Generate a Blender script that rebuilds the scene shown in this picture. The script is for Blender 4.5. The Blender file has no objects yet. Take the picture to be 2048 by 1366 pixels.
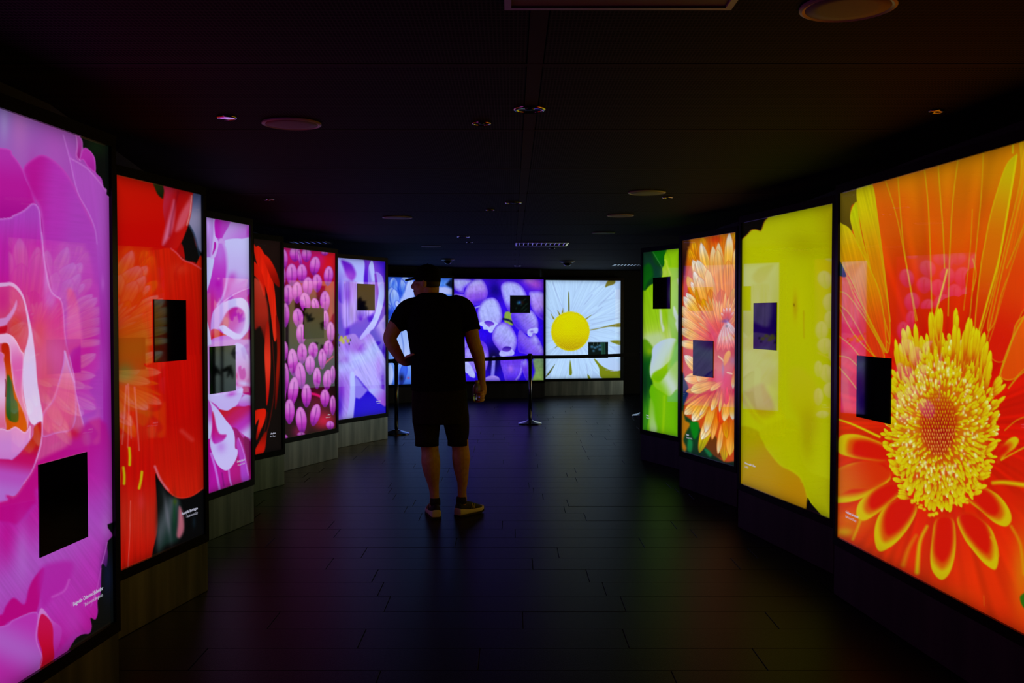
import bpy, bmesh, math, random
import numpy as np
from mathutils import Vector, Matrix

S = bpy.context.scene
C = S.collection
R = math.radians

# ------------------------------------------------------------------ camera
EYE = 1.47
cam = bpy.data.objects.new('camera', bpy.data.cameras.new('camera'))
C.objects.link(cam)
cam.location = (0, 0, EYE)
cam.rotation_euler = (R(90) - math.atan(53 / 1991.), 0, 0)
cam.data.sensor_width = 36; cam.data.lens = 35.0
cam.data.clip_end = 80
S.camera = cam

# ------------------------------------------------------------------ world and exposure (the only light is what the light boxes give off)
w = bpy.data.worlds.new('world'); S.world = w; w.use_nodes = True
w.node_tree.nodes['Background'].inputs[0].default_value = (0, 0, 0, 1)
w.node_tree.nodes['Background'].inputs[1].default_value = 0
S.view_settings.view_transform = 'Standard'; S.view_settings.look = 'None'
S.view_settings.exposure = 0.0; S.view_settings.gamma = 1.0; S.view_settings.use_curve_mapping = False

# ------------------------------------------------------------------ helpers
def put(name, mesh, mat=None, parent=None, loc=None, rotz=None, smooth=False):
    o = bpy.data.objects.new(name, mesh); C.objects.link(o)
    if mat is not None: mesh.materials.append(mat)
    if parent is not None: o.parent = parent
    if loc is not None: o.location = loc
    if rotz is not None: o.rotation_euler = (0, 0, rotz)
    if smooth: mesh.polygons.foreach_set('use_smooth', [True] * len(mesh.polygons))
    return o

def part(name, bm, mat, parent=None, **k):
    me = bpy.data.meshes.new(name); bm.to_mesh(me); bm.free()
    return put(name, me, mat, parent, **k)

def empty(name, loc=(0, 0, 0), rotz=0):
    o = bpy.data.objects.new(name, None); C.objects.link(o); o.empty_display_size = .1
    o.location = loc; o.rotation_euler = (0, 0, rotz); return o

def tag(o, label=None, cat=None, group=None, kind=None):
    if label: o['label'] = label
    if cat: o['category'] = cat
    if group: o['group'] = group
    if kind: o['kind'] = kind
    return o

def box(bm, x0, y0, z0, x1, y1, z1, bev=0):
    g = bmesh.ops.create_cube(bm, size=1)
    M = Matrix.Translation(((x0 + x1) / 2, (y0 + y1) / 2, (z0 + z1) / 2)) @ Matrix.Diagonal((abs(x1 - x0), abs(y1 - y0), abs(z1 - z0), 1))
    bmesh.ops.transform(bm, matrix=M, verts=g['verts'])
    if bev:
        es = list({e for v in g['verts'] for e in v.link_edges})
        bmesh.ops.bevel(bm, geom=es, offset=bev, segments=1, affect='EDGES')
    return bm

def lathe(bm, prof, n=32, loc=(0, 0, 0), cap=True):
    rings = []
    for r, z in prof:
        rings.append([bm.verts.new((loc[0] + r * math.cos(2 * math.pi * k / n), loc[1] + r * math.sin(2 * math.pi * k / n), loc[2] + z)) for k in range(n)])
    for a, b in zip(rings, rings[1:]):
        for k in range(n):
            bm.faces.new((a[k], a[(k + 1) % n], b[(k + 1) % n], b[k]))
    if cap:
        bm.faces.new(list(reversed(rings[0]))); bm.faces.new(rings[-1])
    return bm

def loft(bm, rings, cap=True):
    vs = [[bm.verts.new(p) for p in r] for r in rings]; n = len(vs[0])
    for a, b in zip(vs, vs[1:]):
        for k in range(n):
            bm.faces.new((a[k], a[(k + 1) % n], b[(k + 1) % n], b[k]))
    if cap:
        bm.faces.new(list(reversed(vs[0]))); bm.faces.new(vs[-1])
    return bm

def limb(bm, pts, n=16, steps=4, ecc=None):
    """rounded tapering limb through pts = (x, y, z, radius)"""
    P = np.array(pts, float)
    q = np.vstack([P[:1], P, P[-1:]]); out = []
    for i in range(len(P) - 1):
        a, b, c, d = q[i:i + 4]
        for t in np.linspace(0, 1, steps, endpoint=False):
            out.append(.5 * (2 * b + (c - a) * t + (2 * a - 5 * b + 4 * c - d) * t ** 2 + (3 * b - a - 3 * c + d) * t ** 3))
    out.append(P[-1]); out = np.array(out)
    T = np.gradient(out[:, :3], axis=0); T /= np.linalg.norm(T, axis=1)[:, None] + 1e-9
    ref = np.array((0., 1., 0.)) if abs(T[0][1]) < .9 else np.array((1., 0., 0.))
    full = []
    r0, r1 = out[0][3], out[-1][3]
    for k in (0.15, .6): full.append((out[0][:3] - T[0] * r0 * math.sqrt(1 - k * k) * .8, T[0], r0 * k))
    full += [(o[:3], t, o[3]) for o, t in zip(out, T)]
    for k in (.6, .15): full.append((out[-1][:3] + T[-1] * r1 * math.sqrt(1 - k * k) * .8, T[-1], r1 * k))
    rings = []; u = ref
    for c, t, r in full:
        u = u - t * np.dot(u, t); u /= np.linalg.norm(u); v = np.cross(t, u)
        ey = ecc or 1.
        rings.append([tuple(c + r * (u * math.cos(a) * ey + v * math.sin(a))) for a in np.linspace(0, 2 * math.pi, n, endpoint=False)])
    return loft(bm, rings)

def ball(bm, c, r, rot=None, seg=20):
    g = bmesh.ops.create_uvsphere(bm, u_segments=seg, v_segments=seg * 2 // 3, radius=1)
    M = Matrix.Translation(c) @ (rot or Matrix.Identity(4)) @ Matrix.Diagonal((r[0], r[1], r[2], 1))
    bmesh.ops.transform(bm, matrix=M, verts=g['verts']); return bm

def fused(name, bm, mat, parent, voxel, smooth=6, fac=.5):
    """closed pieces fused into one continuous skin"""
    o = part(name, bm, mat, parent)
    m = o.modifiers.new('r', 'REMESH'); m.mode = 'VOXEL'; m.voxel_size = voxel
    m2 = o.modifiers.new('s', 'SMOOTH'); m2.iterations = smooth; m2.factor = fac
    dg = bpy.context.evaluated_depsgraph_get(); me = bpy.data.meshes.new_from_object(o.evaluated_get(dg))
    o.modifiers.clear(); o.data = me
    me.polygons.foreach_set('use_smooth', [True] * len(me.polygons))
    return o

# ------------------------------------------------------------------ materials
def mat(name, base=(.5, .5, .5), rough=.5, metal=0., spec=.5):
    m = bpy.data.materials.new(name); m.use_nodes = True
    b = m.node_tree.nodes['Principled BSDF']
    b.inputs['Base Color'].default_value = (*base, 1); b.inputs['Roughness'].default_value = rough
    b.inputs['Metallic'].default_value = metal; b.inputs['Specular IOR Level'].default_value = spec
    return m
def nodes(m): return m.node_tree.nodes, m.node_tree.links, m.node_tree.nodes['Principled BSDF']
def noisy(m, c0, c1, scale=(8, 8, 8), detail=4, bump=0., lo=.3, hi=.7, space='Object', bscale=None):
    N, L, b = nodes(m)
    tc = N.new('ShaderNodeTexCoord'); mp = N.new('ShaderNodeMapping'); mp.inputs['Scale'].default_value = scale
    n = N.new('ShaderNodeTexNoise'); n.inputs['Scale'].default_value = 1; n.inputs['Detail'].default_value = detail
    r = N.new('ShaderNodeValToRGB'); r.color_ramp.elements[0].position = lo; r.color_ramp.elements[1].position = hi
    r.color_ramp.elements[0].color = (*c0, 1); r.color_ramp.elements[1].color = (*c1, 1)
    L.new(tc.outputs[space], mp.inputs['Vector']); L.new(mp.outputs[0], n.inputs['Vector']); L.new(n.outputs['Fac'], r.inputs[0]); L.new(r.outputs[0], b.inputs['Base Color'])
    if bump:
        n2 = n
        if bscale:
            n2 = N.new('ShaderNodeTexNoise'); n2.inputs['Scale'].default_value = bscale; L.new(tc.outputs[space], n2.inputs['Vector'])
        bp = N.new('ShaderNodeBump'); bp.inputs['Strength'].default_value = bump; bp.inputs['Distance'].default_value = .002
        L.new(n2.outputs['Fac'], bp.inputs['Height']); L.new(bp.outputs[0], b.inputs['Normal'])
    return m

def print_material(name, gain=1.0, ior=1.62):
    """backlit film behind a glossy glass cover: the picture glows, the glass mirrors the room"""
    m = mat(name, (.004, .004, .004), .02); N, L, b = nodes(m)
    b.inputs['IOR'].default_value = ior
    a = N.new('ShaderNodeAttribute'); a.attribute_name = 'ink'; a.attribute_type = 'GEOMETRY'
    m.cycles.emission_sampling = 'NONE'
    L.new(a.outputs['Color'], b.inputs['Emission Color']); b.inputs['Emission Strength'].default_value = gain
    return m
M = dict(
    ink=print_material('backlit_print', ior=1.7),
    daylight=print_material('daylight_pane', gain=1.9),
    slat=mat('white_vent_metal', (.85, .85, .85), .25, .8),
    mirror=mat('polished_lamp_disc', (.8, .78, .8), .06, 1.),
    frame=noisy(mat('black_aluminium', (.006, .006, .007), .28, spec=.2), (.005, .005, .006), (.008, .008, .009), (20, 20, 20)),
    body=mat('black_cabinet', (.006, .006, .006), .6),
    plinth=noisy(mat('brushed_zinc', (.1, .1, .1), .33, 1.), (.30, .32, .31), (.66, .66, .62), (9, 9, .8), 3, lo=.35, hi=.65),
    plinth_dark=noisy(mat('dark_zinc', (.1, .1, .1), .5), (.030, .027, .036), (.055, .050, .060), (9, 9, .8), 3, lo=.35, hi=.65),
    screen=mat('screen_glass', (.002, .002, .002), .03),
    floor=noisy(mat('floor_plank', (.1, .1, .1), .29), (.006, .0057, .006), (.014, .0134, .014), (150, 150, 150), 2, bump=.35, bscale=260),
    joint=mat('floor_joint', (.007, .007, .008), .8),
    wall=noisy(mat('dark_wall', (.01, .01, .01), .8), (.008, .008, .008), (.014, .014, .013), (40, 40, 40), bump=.2),
    steel=noisy(mat('brushed_steel', (.5, .5, .5), .22, 1.), (.42, .42, .44), (.55, .55, .56), (60, 60, 4)),
    plastic=mat('black_plastic', (.008, .008, .009), .35),
    belt=noisy(mat('black_webbing', (.006, .006, .007), .85), (.004, .004, .004), (.009, .009, .010), (200, 200, 400)),
    grille=mat('speaker_mesh', (.16, .13, .12), .6),
    trim=mat('white_trim', (.35, .33, .32), .4),
    lamp=mat('lamp_reflector', (.75, .75, .75), .12, 1.),
    lampglass=mat('frosted_glass', (.7, .68, .7), .3),
    shirt=noisy(mat('black_cotton', (.008, .008, .009), .95, spec=.1), (.004, .004, .005), (.010, .010, .011), (60, 60, 60), bump=.3),
    shorts=noisy(mat('dark_shorts', (.018, .016, .014), .9, spec=.15), (.012, .011, .010), (.024, .021, .018), (50, 50, 50), bump=.3),
    cap=noisy(mat('black_twill', (.006, .006, .006), .9, spec=.1), (.004, .004, .004), (.008, .008, .008), (300, 300, 300)),
    skin=noisy(mat('skin', (.45, .24, .16), .55), (.52, .28, .18), (.66, .38, .27), (30, 30, 30)),
    eye=mat('eye_white', (.55, .52, .5), .3),
    lips=mat('lips', (.36, .14, .11), .5),
    hair=mat('dark_hair', (.02, .012, .008), .6),
    sock=mat('black_sock', (.01, .01, .012), .9),
    shoe=noisy(mat('navy_mesh_shoe', (.012, .014, .03), .7), (.010, .012, .026), (.02, .022, .045), (200, 200, 200)),
    sole=mat('white_foam_sole', (.72, .70, .66), .6),
    outsole=mat('dark_rubber', (.02, .02, .02), .7),
    mark=mat('yellow_mark', (.6, .55, .2), .5),
)
nodes(M['floor'])[2].inputs['IOR'].default_value = 1.065
m = mat('clear_bottle', (.85, .88, .92), .08); nodes(m)[2].inputs['Transmission Weight'].default_value = .7; M['bottle'] = m
m = mat('bottle_cap', (.6, .55, .25), .4); M['bcap'] = m
m = mat('caption_ink', (.02, .02, .02), .3); b = nodes(m)[2]; b.inputs['Emission Color'].default_value = (.62, .62, .78, 1); b.inputs['Emission Strength'].default_value = .75; M['caption'] = m
# perforated ceiling metal: a 12 mm grid of dark holes
m = mat('perforated_metal', (.05, .05, .05), .75, spec=.04); N, L, b = nodes(m)
tc = N.new('ShaderNodeTexCoord'); sx = N.new('ShaderNodeSeparateXYZ'); L.new(tc.outputs['Object'], sx.inputs[0])
def _m(op, a, v=None, bb=None):
    n = N.new('ShaderNodeMath'); n.operation = op
    L.new(a, n.inputs[0])
    if bb is not None: L.new(bb, n.inputs[1])
    elif v is not None: n.inputs[1].default_value = v
    return n.outputs[0]
def _cell(o, pitch): return _m('SUBTRACT', _m('FRACT', _m('DIVIDE', o, pitch)), .5)
cx_ = _cell(sx.outputs[0], .012); cy_ = _cell(sx.outputs[1], .026)
d2 = _m('ADD', _m('MULTIPLY', cx_, bb=cx_), bb=_m('MULTIPLY', cy_, bb=cy_))
hole = _m('LESS_THAN', d2, .15)
mr = N.new('ShaderNodeMix'); mr.data_type = 'RGBA'; mr.inputs[6].default_value = (.032, .027, .027, 1); mr.inputs[7].default_value = (.001, .001, .001, 1)
L.new(hole, mr.inputs[0]); L.new(mr.outputs[2], b.inputs['Base Color'])
M['perf'] = m
M['rail'] = mat('ceiling_border', (.030, .026, .026), .75, spec=.04)
# ------------------------------------------------------------------ printed flower pictures
# Each light box shows one flat flower print.  A Sheet is the printed sheet sampled on a grid; the
# drawing functions lay petals on it in the drawing's own units and return one colour per grid point.
def _h01(n, seed):
    return np.random.RandomState(seed).rand(*n)

def vnoise(x, y, seed=0):
    t = _h01((64, 64), seed)
    xi = np.floor(x).astype(int); yi = np.floor(y).astype(int)
    fx = x - xi; fy = y - yi
    fx = fx * fx * (3 - 2 * fx); fy = fy * fy * (3 - 2 * fy)
    a = t[yi % 64, xi % 64]; b = t[yi % 64, (xi + 1) % 64]
    c = t[(yi + 1) % 64, xi % 64]; d = t[(yi + 1) % 64, (xi + 1) % 64]
    return (a * (1 - fx) + b * fx) * (1 - fy) + (c * (1 - fx) + d * fx) * fy

def spline(p, closed=True, n=6):
    p = np.asarray(p, float); m = len(p)
    if closed:
        q = np.vstack([p[-1:], p, p[:2]]); segs = m
    else:
        q = np.vstack([p[:1], p, p[-1:]]); segs = m - 1
    out = []
    ts = np.linspace(0, 1, n, endpoint=False)[:, None]
    for i in range(segs):
        a, b, c, d = q[i], q[i + 1], q[i + 2], q[i + 3]
        out.append(0.5 * (2 * b + (c - a) * ts + (2 * a - 5 * b + 4 * c - d) * ts ** 2 + (3 * b - a - 3 * c + d) * ts ** 3))
    r = np.vstack(out)
    return r if closed else np.vstack([r, p[-1:]])

def ramp(t, stops):
    n = len(stops); s = np.array(stops, float)
    t = np.clip(t, 0, 1) * (n - 1)
    i = np.minimum(t.astype(int), n - 2) if n > 1 else np.zeros(t.shape, int)
    if n == 1: return np.broadcast_to(s[0], t.shape + (3,))
    f = (t - i)[..., None]; f = f * f * (3 - 2 * f)
    return s[i] * (1 - f) + s[i + 1] * f

class Sheet:
    def __init__(self, X, Y, base):
        self.X, self.Y = X, Y
        self.c = np.empty(X.shape + (3,)); self.c[:] = base
        self.o = (0., 0.); self.s = 1.
    def view(self, x, y, s):                      # drawing frame: origin and scale for what follows
        self.o = (x, y); self.s = s
    def T(self, p):
        p = np.asarray(p, float)
        return p / self.s + np.array(self.o)
    def box(self, x0, y0, x1, y1):
        m = (self.X >= x0) & (self.X <= x1) & (self.Y >= y0) & (self.Y <= y1)
        r = np.where(m.any(1))[0]; c = np.where(m.any(0))[0]
        if len(r) == 0 or len(c) == 0: return None
        return slice(r[0], r[-1] + 1), slice(c[0], c[-1] + 1)
    def grid(self, sl): return self.X[sl], self.Y[sl]
    @staticmethod
    def dist(x, y, q, closed):
        a = q if closed else q[:-1]; b = np.roll(q, -1, 0) if closed else q[1:]
        best = np.full(x.shape, 1e18); par = np.zeros(x.shape); ins = np.zeros(x.shape, bool)
        for k in range(len(a)):
            ax, ay = a[k]; bx, by = b[k]; dx, dy = bx - ax, by - ay
            L = dx * dx + dy * dy + 1e-12
            t = np.clip(((x - ax) * dx + (y - ay) * dy) / L, 0, 1)
            d = (x - ax - t * dx) ** 2 + (y - ay - t * dy) ** 2
            if closed:
                np.minimum(best, d, out=best)
                if dy != 0:
                    ins ^= ((ay > y) != (by > y)) & (x < dx * (y - ay) / dy + ax)
            else:
                m = d < best; best = np.where(m, d, best); par = np.where(m, (k + t) / len(a), par)
        d = np.sqrt(best)
        return (np.where(ins, d, -d), None) if closed else (d, par)
    def mix(self, sl, a, col):
        a = a[..., None]; self.c[sl] = self.c[sl] * (1 - a) + col * a
    def poly(self, pts, stops, f=1.0, ax=None, rim=None, rw=3, ra=.9, sm=True, a=1., tex=0, seed=0):
        """a closed shape; stops = colours along ax (x0,y0,x1,y1); rim = edge colour"""
        q = self.T(pts)
        if sm: q = spline(q, True, 4 if len(q) > 12 else 6)
        sl = self.box(q[:, 0].min() - f * 2, q[:, 1].min() - f * 2, q[:, 0].max() + f * 2, q[:, 1].max() + f * 2)
        if sl is None: return
        x, y = self.grid(sl); d, _ = self.dist(x, y, q, True)
        al = np.clip(d / f * .5 + .5, 0, 1); al = al * al * (3 - 2 * al) * a
        if isinstance(stops[0], (int, float)): stops = [stops]
        if ax is None: ax = (q[:, 0].min(), q[:, 1].min(), q[:, 0].min(), q[:, 1].max())
        else:
            p0 = self.T(ax[:2]); p1 = self.T(ax[2:]); ax = (*p0, *p1)
        ux, uy = ax[2] - ax[0], ax[3] - ax[1]; L2 = ux * ux + uy * uy + 1e-9
        t = ((x - ax[0]) * ux + (y - ax[1]) * uy) / L2
        col = ramp(t, stops)
        if tex:                                    # fine streaks along the axis
            L = math.sqrt(L2); w = ((x - ax[0]) * -uy + (y - ax[1]) * ux) / L
            n = vnoise(w / 2.2 + 31, t * 3 + 17, seed) - .5
            col = col * (1 + tex * n)[..., None]
        if rim is not None:
            r = np.exp(-(np.clip(d, 0, None) / rw) ** 2) * ra
            col = col * (1 - r[..., None]) + np.array(rim, float) * r[..., None]
        self.mix(sl, al, col)
    def line(self, pts, w, col, f=.8, w1=None, a=1.):
        q = spline(self.T(pts), False, 6); w1 = w if w1 is None else w1
        m = max(w, w1) + f * 2
        sl = self.box(q[:, 0].min() - m, q[:, 1].min() - m, q[:, 0].max() + m, q[:, 1].max() + m)
        if sl is None: return
        x, y = self.grid(sl); d, t = self.dist(x, y, q, False)
        ww = (w + (w1 - w) * t) * .5
        al = np.clip((ww - d) / f * .5 + .5, 0, 1)
        self.mix(sl, al * a, np.array(col, float))
    def blob(self, cx, cy, rx, ry, col, a=1., ang=0., hard=1.):
        (cx, cy) = self.T((cx, cy)); rx /= self.s; ry /= self.s
        m = max(rx, ry) * 2
        sl = self.box(cx - m, cy - m, cx + m, cy + m)
        if sl is None: return
        x, y = self.grid(sl); c, s = math.cos(math.radians(ang)), math.sin(math.radians(ang))
        u = ((x - cx) * c + (y - cy) * s) / rx; v = (-(x - cx) * s + (y - cy) * c) / ry
        self.mix(sl, np.exp(-(u * u + v * v) ** hard * 1.2) * a, np.array(col, float))
    def petal(self, x0, y0, x1, y1, w, stops, f=.8, rim=None, rw=1.5, ra=.8, fat=.6, tex=0, seed=0, a=1., blunt=.35, vein=None):
        """leaf shape from base (x0,y0) to tip (x1,y1), width w, widest at `fat` of its length"""
        p0 = self.T((x0, y0)); p1 = self.T((x1, y1)); w = w / self.s
        L = math.hypot(*(p1 - p0)) + 1e-9; ux, uy = (p1 - p0) / L
        m = w + f * 2
        sl = self.box(min(p0[0], p1[0]) - m, min(p0[1], p1[1]) - m, max(p0[0], p1[0]) + m, max(p0[1], p1[1]) + m)
        if sl is None: return
        x, y = self.grid(sl)
        t = ((x - p0[0]) * ux + (y - p0[1]) * uy) / L; v = -(x - p0[0]) * uy + (y - p0[1]) * ux
        tc = np.clip(t, 0, 1)
        lo = np.clip(tc / fat, 0, 1); hi = np.clip((tc - fat) / (1 - fat), 0, 1)
        prof = np.where(tc < fat, (.25 + .75 * np.sin(lo * math.pi / 2)), (1 - hi ** (2 + 0 * hi)) ** (.5 + blunt * .4))
        hw = w * .5 * prof
        d = np.minimum(hw - np.abs(v), np.minimum(t, 1 - t) * L + f * .5)
        al = np.clip(d / f * .5 + .5, 0, 1) * a
        if isinstance(stops[0], (int, float)): stops = [stops]
        col = ramp(tc, stops)
        if tex: col = col * (1 + tex * (vnoise(v / 1.3 + 31, t * 2.5 + 11, seed) - .5))[..., None]
        if rim is not None:
            r = np.exp(-(np.clip(d, 0, None) / rw) ** 2) * ra
            col = col * (1 - r[..., None]) + np.array(rim, float) * r[..., None]
        if vein is not None:
            r = np.exp(-(v / (w * .05 + .4)) ** 2) * .55
            col = col * (1 - r[..., None]) + np.array(vein, float) * r[..., None]
        self.mix(sl, al, col)
    def grain(self, k, sx, sy, seed=0):
        n = vnoise(self.X / sx, self.Y / sy, seed) - .5
        self.c *= (1 + k * n)[..., None]

def art_peony(A):
    A.c[:] = (180, 46, 170)
    D = (14, 18, 17)
    A.view(0, 180, 2.275)
    # upper lavender sheet of petals
    A.poly([(-400, -200), (700, -200), (700, 700), (-400, 700)], [(150, 118, 192), (168, 96, 186), (176, 78, 184)], ax=(0, 50, 420, 420), sm=False)
    A.blob(90, 150, 45, 160, (190, 118, 190), .6); A.blob(20, 150, 22, 90, (170, 150, 205), .6)
    A.blob(250, 260, 60, 120, (184, 92, 190), .5)
    # middle petals
    A.poly([(-400, 250), (0, 262), (60, 298), (110, 372), (150, 480), (165, 700), (-400, 900)], [(182, 58, 176), (184, 32, 160), (170, 20, 150)], ax=(60, 280, 20, 600), rim=(196, 84, 190), rw=3)
    A.poly([(104, 366), (150, 312), (200, 295), (270, 340), (330, 420), (400, 560), (470, 700), (560, 900), (560, 1800), (200, 1800), (240, 1000), (205, 760), (186, 560), (150, 480)],
           [(184, 34, 160), (182, 60, 182), (176, 72, 186)], ax=(150, 500, 360, 520), rim=(190, 80, 186), rw=4, tex=.03)
    A.blob(150, 430, 28, 110, (184, 20, 150), .55)
    A.poly([(288, 200), (330, 310), (400, 355), (470, 438), (620, 520), (620, 2600), (440, 2600), (470, 1500), (450, 900), (430, 640), (385, 520), (340, 430), (318, 320)],
           [(178, 90, 192), (176, 76, 190), (168, 46, 172)], ax=(330, 330, 480, 1300), tex=.03)
    A.line([(288, 204), (318, 318), (352, 460), (402, 556), (432, 630), (442, 700)], 1.4, (198, 130, 212), f=1.6)
    A.line([(322, 312), (398, 358), (470, 442), (494, 486)], 1.6, (200, 130, 210), f=2)
    A.blob(460, 620, 30, 180, (178, 96, 196), .6)
    A.blob(400, 1120, 60, 200, (184, 12, 150), .75); A.blob(345, 1260, 50, 120, (186, 10, 140), .7)
    A.blob(468, 880, 9, 34, (190, 110, 205), .6); A.blob(475, 1250, 22, 120, (176, 70, 184), .7)
    # scalloped dark corner
    A.poly([(330, 180), (350, 196), (374, 226), (378, 262), (402, 268), (432, 308), (436, 372), (462, 402), (472, 440), (486, 452), (499, 486), (640, 500), (700, 0), (300, 0)], D, f=1.2)
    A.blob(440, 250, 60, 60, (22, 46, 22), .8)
    A.poly([(378, 268), (402, 270), (430, 308), (434, 372), (400, 350), (378, 318), (360, 320)], [(190, 60, 180), (170, 40, 160)], rim=(200, 90, 196), rw=2)
    A.poly([(342, 196), (372, 226), (376, 262), (362, 320), (344, 300), (350, 240)], [(190, 90, 190), (160, 30, 140)], rim=(196, 110, 200), rw=2)
    A.line([(346, 200), (352, 260), (350, 300), (366, 322)], 1, (204, 140, 214), f=1.2)
    # central left petal with rolled lip
    A.poly([(-400, 600), (0, 585), (60, 570), (110, 545), (150, 515), (180, 545), (190, 640), (205, 790), (232, 915), (275, 950), (290, 1000), (300, 1130), (330, 1260), (345, 1366), (360, 1800), (-400, 1800)],
           [(176, 76, 190), (188, 40, 168), (196, 26, 150), (200, 80, 150)], ax=(110, 540, 60, 1200), rim=(200, 130, 212), rw=3, tex=.05)
    A.blob(230, 950, 36, 60, (190, 110, 205), .8); A.blob(210, 870, 14, 60, (196, 130, 210), .7)
    A.line([(190, 650), (207, 800), (232, 912), (276, 950)], 1.5, (206, 150, 216), f=1.6)
    A.view(0, 540, 3.796)
    A.blob(330, 560, 150, 260, (206, 96, 140), .75); A.blob(300, 480, 60, 150, (206, 80, 90), .5)  # salmon blobs: petal colour mixed with a painted orange glass reflection
    A.blob(420, 640, 90, 120, (208, 96, 168), .6); A.blob(340, 830, 70, 170, (204, 84, 110), .6)
    A.poly([(512, 150), (560, 165), (600, 300), (622, 500), (610, 570), (560, 600), (515, 640), (505, 500), (510, 300)], [(204, 70, 150), (206, 100, 176), (205, 70, 150)], f=5, a=.8)
    # petal with pale right margin
    A.poly([(490, 610), (528, 740), (572, 880), (582, 1010), (576, 1130), (540, 1215), (430, 1240), (320, 1260), (322, 1100), (400, 985), (450, 830), (480, 700)],
           [(214, 150, 200), (208, 96, 150), (206, 84, 140)], ax=(520, 640, 440, 1200), rim=(200, 120, 200), rw=3, tex=.04)
    A.line([(494, 620), (530, 745), (565, 850)], 3, (212, 170, 220), f=2, w1=.5)
    A.line([(330, 1080), (400, 980), (440, 880)], 2, (214, 120, 160), f=2)
    # inner cup
    A.poly([(-400, 100), (0, 110), (80, 105), (150, 160), (190, 250), (215, 420), (212, 560), (180, 640), (172, 900), (200, 1050), (-400, 1050)], [(204, 70, 150), (206, 84, 120), (210, 100, 150)], f=1.5)
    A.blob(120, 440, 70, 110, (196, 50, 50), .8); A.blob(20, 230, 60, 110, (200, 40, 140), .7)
    A.poly([(-300, 380), (0, 368), (60, 340), (100, 285), (126, 228), (124, 290), (70, 385), (0, 430), (-300, 460)], (205, 140, 200), f=2)
    A.poly([(-300, 450), (0, 432), (52, 422), (46, 470), (0, 482), (-300, 500)], (192, 16, 50), f=2)
    A.poly([(-300, 520), (0, 490), (60, 484), (112, 520), (160, 610), (184, 660), (172, 900), (190, 1020), (215, 1100), (208, 1200), (168, 1080), (120, 960), (98, 850), (80, 700), (66, 572), (0, 556), (-300, 580)],
           [(222, 180, 216), (210, 100, 176), (216, 130, 170)], ax=(60, 500, 170, 1000), rim=(226, 190, 220), rw=2.5)
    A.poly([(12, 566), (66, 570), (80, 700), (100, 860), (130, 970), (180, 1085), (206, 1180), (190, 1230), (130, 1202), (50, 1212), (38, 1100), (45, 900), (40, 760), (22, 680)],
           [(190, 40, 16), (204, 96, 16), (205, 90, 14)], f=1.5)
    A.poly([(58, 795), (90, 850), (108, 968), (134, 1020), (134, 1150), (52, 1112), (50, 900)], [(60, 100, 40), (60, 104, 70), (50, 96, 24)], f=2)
    A.poly([(-300, 620), (0, 622), (30, 690), (46, 800), (44, 900), (38, 1100), (48, 1205), (0, 1200), (-300, 1230)], [(210, 110, 176), (222, 190, 224), (214, 110, 150)], ax=(0, 640, 0, 1200), f=1.5, rim=(220, 150, 190), rw=1.5)
    A.line([(40, 830), (44, 870), (42, 960)], 1.2, (90, 10, 30), f=1)
    A.poly([(-300, 1190), (0, 1202), (60, 1216), (120, 1190), (190, 1232), (232, 1180), (226, 1300), (180, 1400), (90, 1480), (-300, 1500)], [(218, 150, 200), (204, 140, 210), (200, 120, 200)], rim=(228, 190, 222), rw=2)
    # rolled white lip
    A.poly([(-300, 95), (0, 98), (76, 92), (118, 110), (155, 150), (185, 210), (205, 285), (226, 380), (244, 470), (260, 580), (273, 700), (284, 850), (308, 1000), (326, 1110), (322, 1200), (300, 1366), (262, 1480), (282, 1340), (300, 1210), (296, 1176), (262, 1178), (232, 1158), (212, 1100), (194, 1020), (174, 900), (174, 760), (184, 640), (208, 545), (218, 470), (204, 360), (180, 240), (142, 168), (84, 122), (0, 128), (-300, 130)],
           [(212, 170, 214), (214, 190, 226), (208, 196, 232), (214, 200, 232)], ax=(150, 120, 240, 1150), f=1.4)
    # lower half
    A.view(0, 760, 2.254)
    A.poly([(-400, 350), (0, 352), (62, 350), (140, 260), (150, 210), (190, 188), (186, 280), (150, 400), (108, 466), (70, 520), (30, 520), (0, 552), (-400, 560)], [(186, 8, 34), (194, 20, 110), (186, 90, 192), (182, 118, 206)], ax=(100, 270, 60, 520), rim=(190, 130, 212), rw=2)
    A.line([(190, 190), (186, 285), (150, 400), (108, 466)], 1.6, (220, 160, 214), f=1.2)
    A.poly([(-400, 620), (-400, 560), (0, 552), (30, 522), (72, 524), (150, 410), (180, 360), (300, 300), (330, 240), (480, 200), (520, 700), (300, 760), (175, 560), (80, 650), (0, 640)], [(188, 10, 138), (184, 24, 150), (176, 60, 178)], ax=(150, 400, 480, 560), f=6, a=.9)
    A.blob(335, 240, 28, 26, (196, 8, 80), .9)
    A.poly([(-400, 640), (0, 640), (80, 652), (160, 560), (175, 480), (400, 420), (500, 500), (505, 700), (480, 760), (455, 850), (440, 1060), (400, 1130), (330, 1150), (240, 1250), (100, 1400), (-400, 1600)],
           [(186, 40, 164), (174, 88, 190), (180, 60, 178), (184, 30, 158)], ax=(80, 640, 420, 1100), f=6, tex=.06)
    A.blob(100, 770, 34, 150, (180, 116, 204), .6); A.blob(30, 700, 26, 120, (188, 20, 150), .5); A.blob(440, 580, 60, 90, (172, 74, 186), .6)
    A.blob(435, 430, 50, 130, (182, 46, 170), .5); A.blob(480, 660, 26, 60, (178, 120, 200), .5)
    A.poly([(-100, 1010), (0, 1060), (26, 1020), (62, 982), (110, 1012), (130, 940), (158, 886), (200, 850), (184, 960), (160, 1050), (100, 1070), (40, 1090), (0, 1120), (-100, 1150)], (184, 10, 136), f=3)
    A.poly([(180, 860), (260, 820), (330, 830), (300, 930), (240, 980), (190, 1020)], (178, 40, 168), f=8, a=.8)
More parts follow.
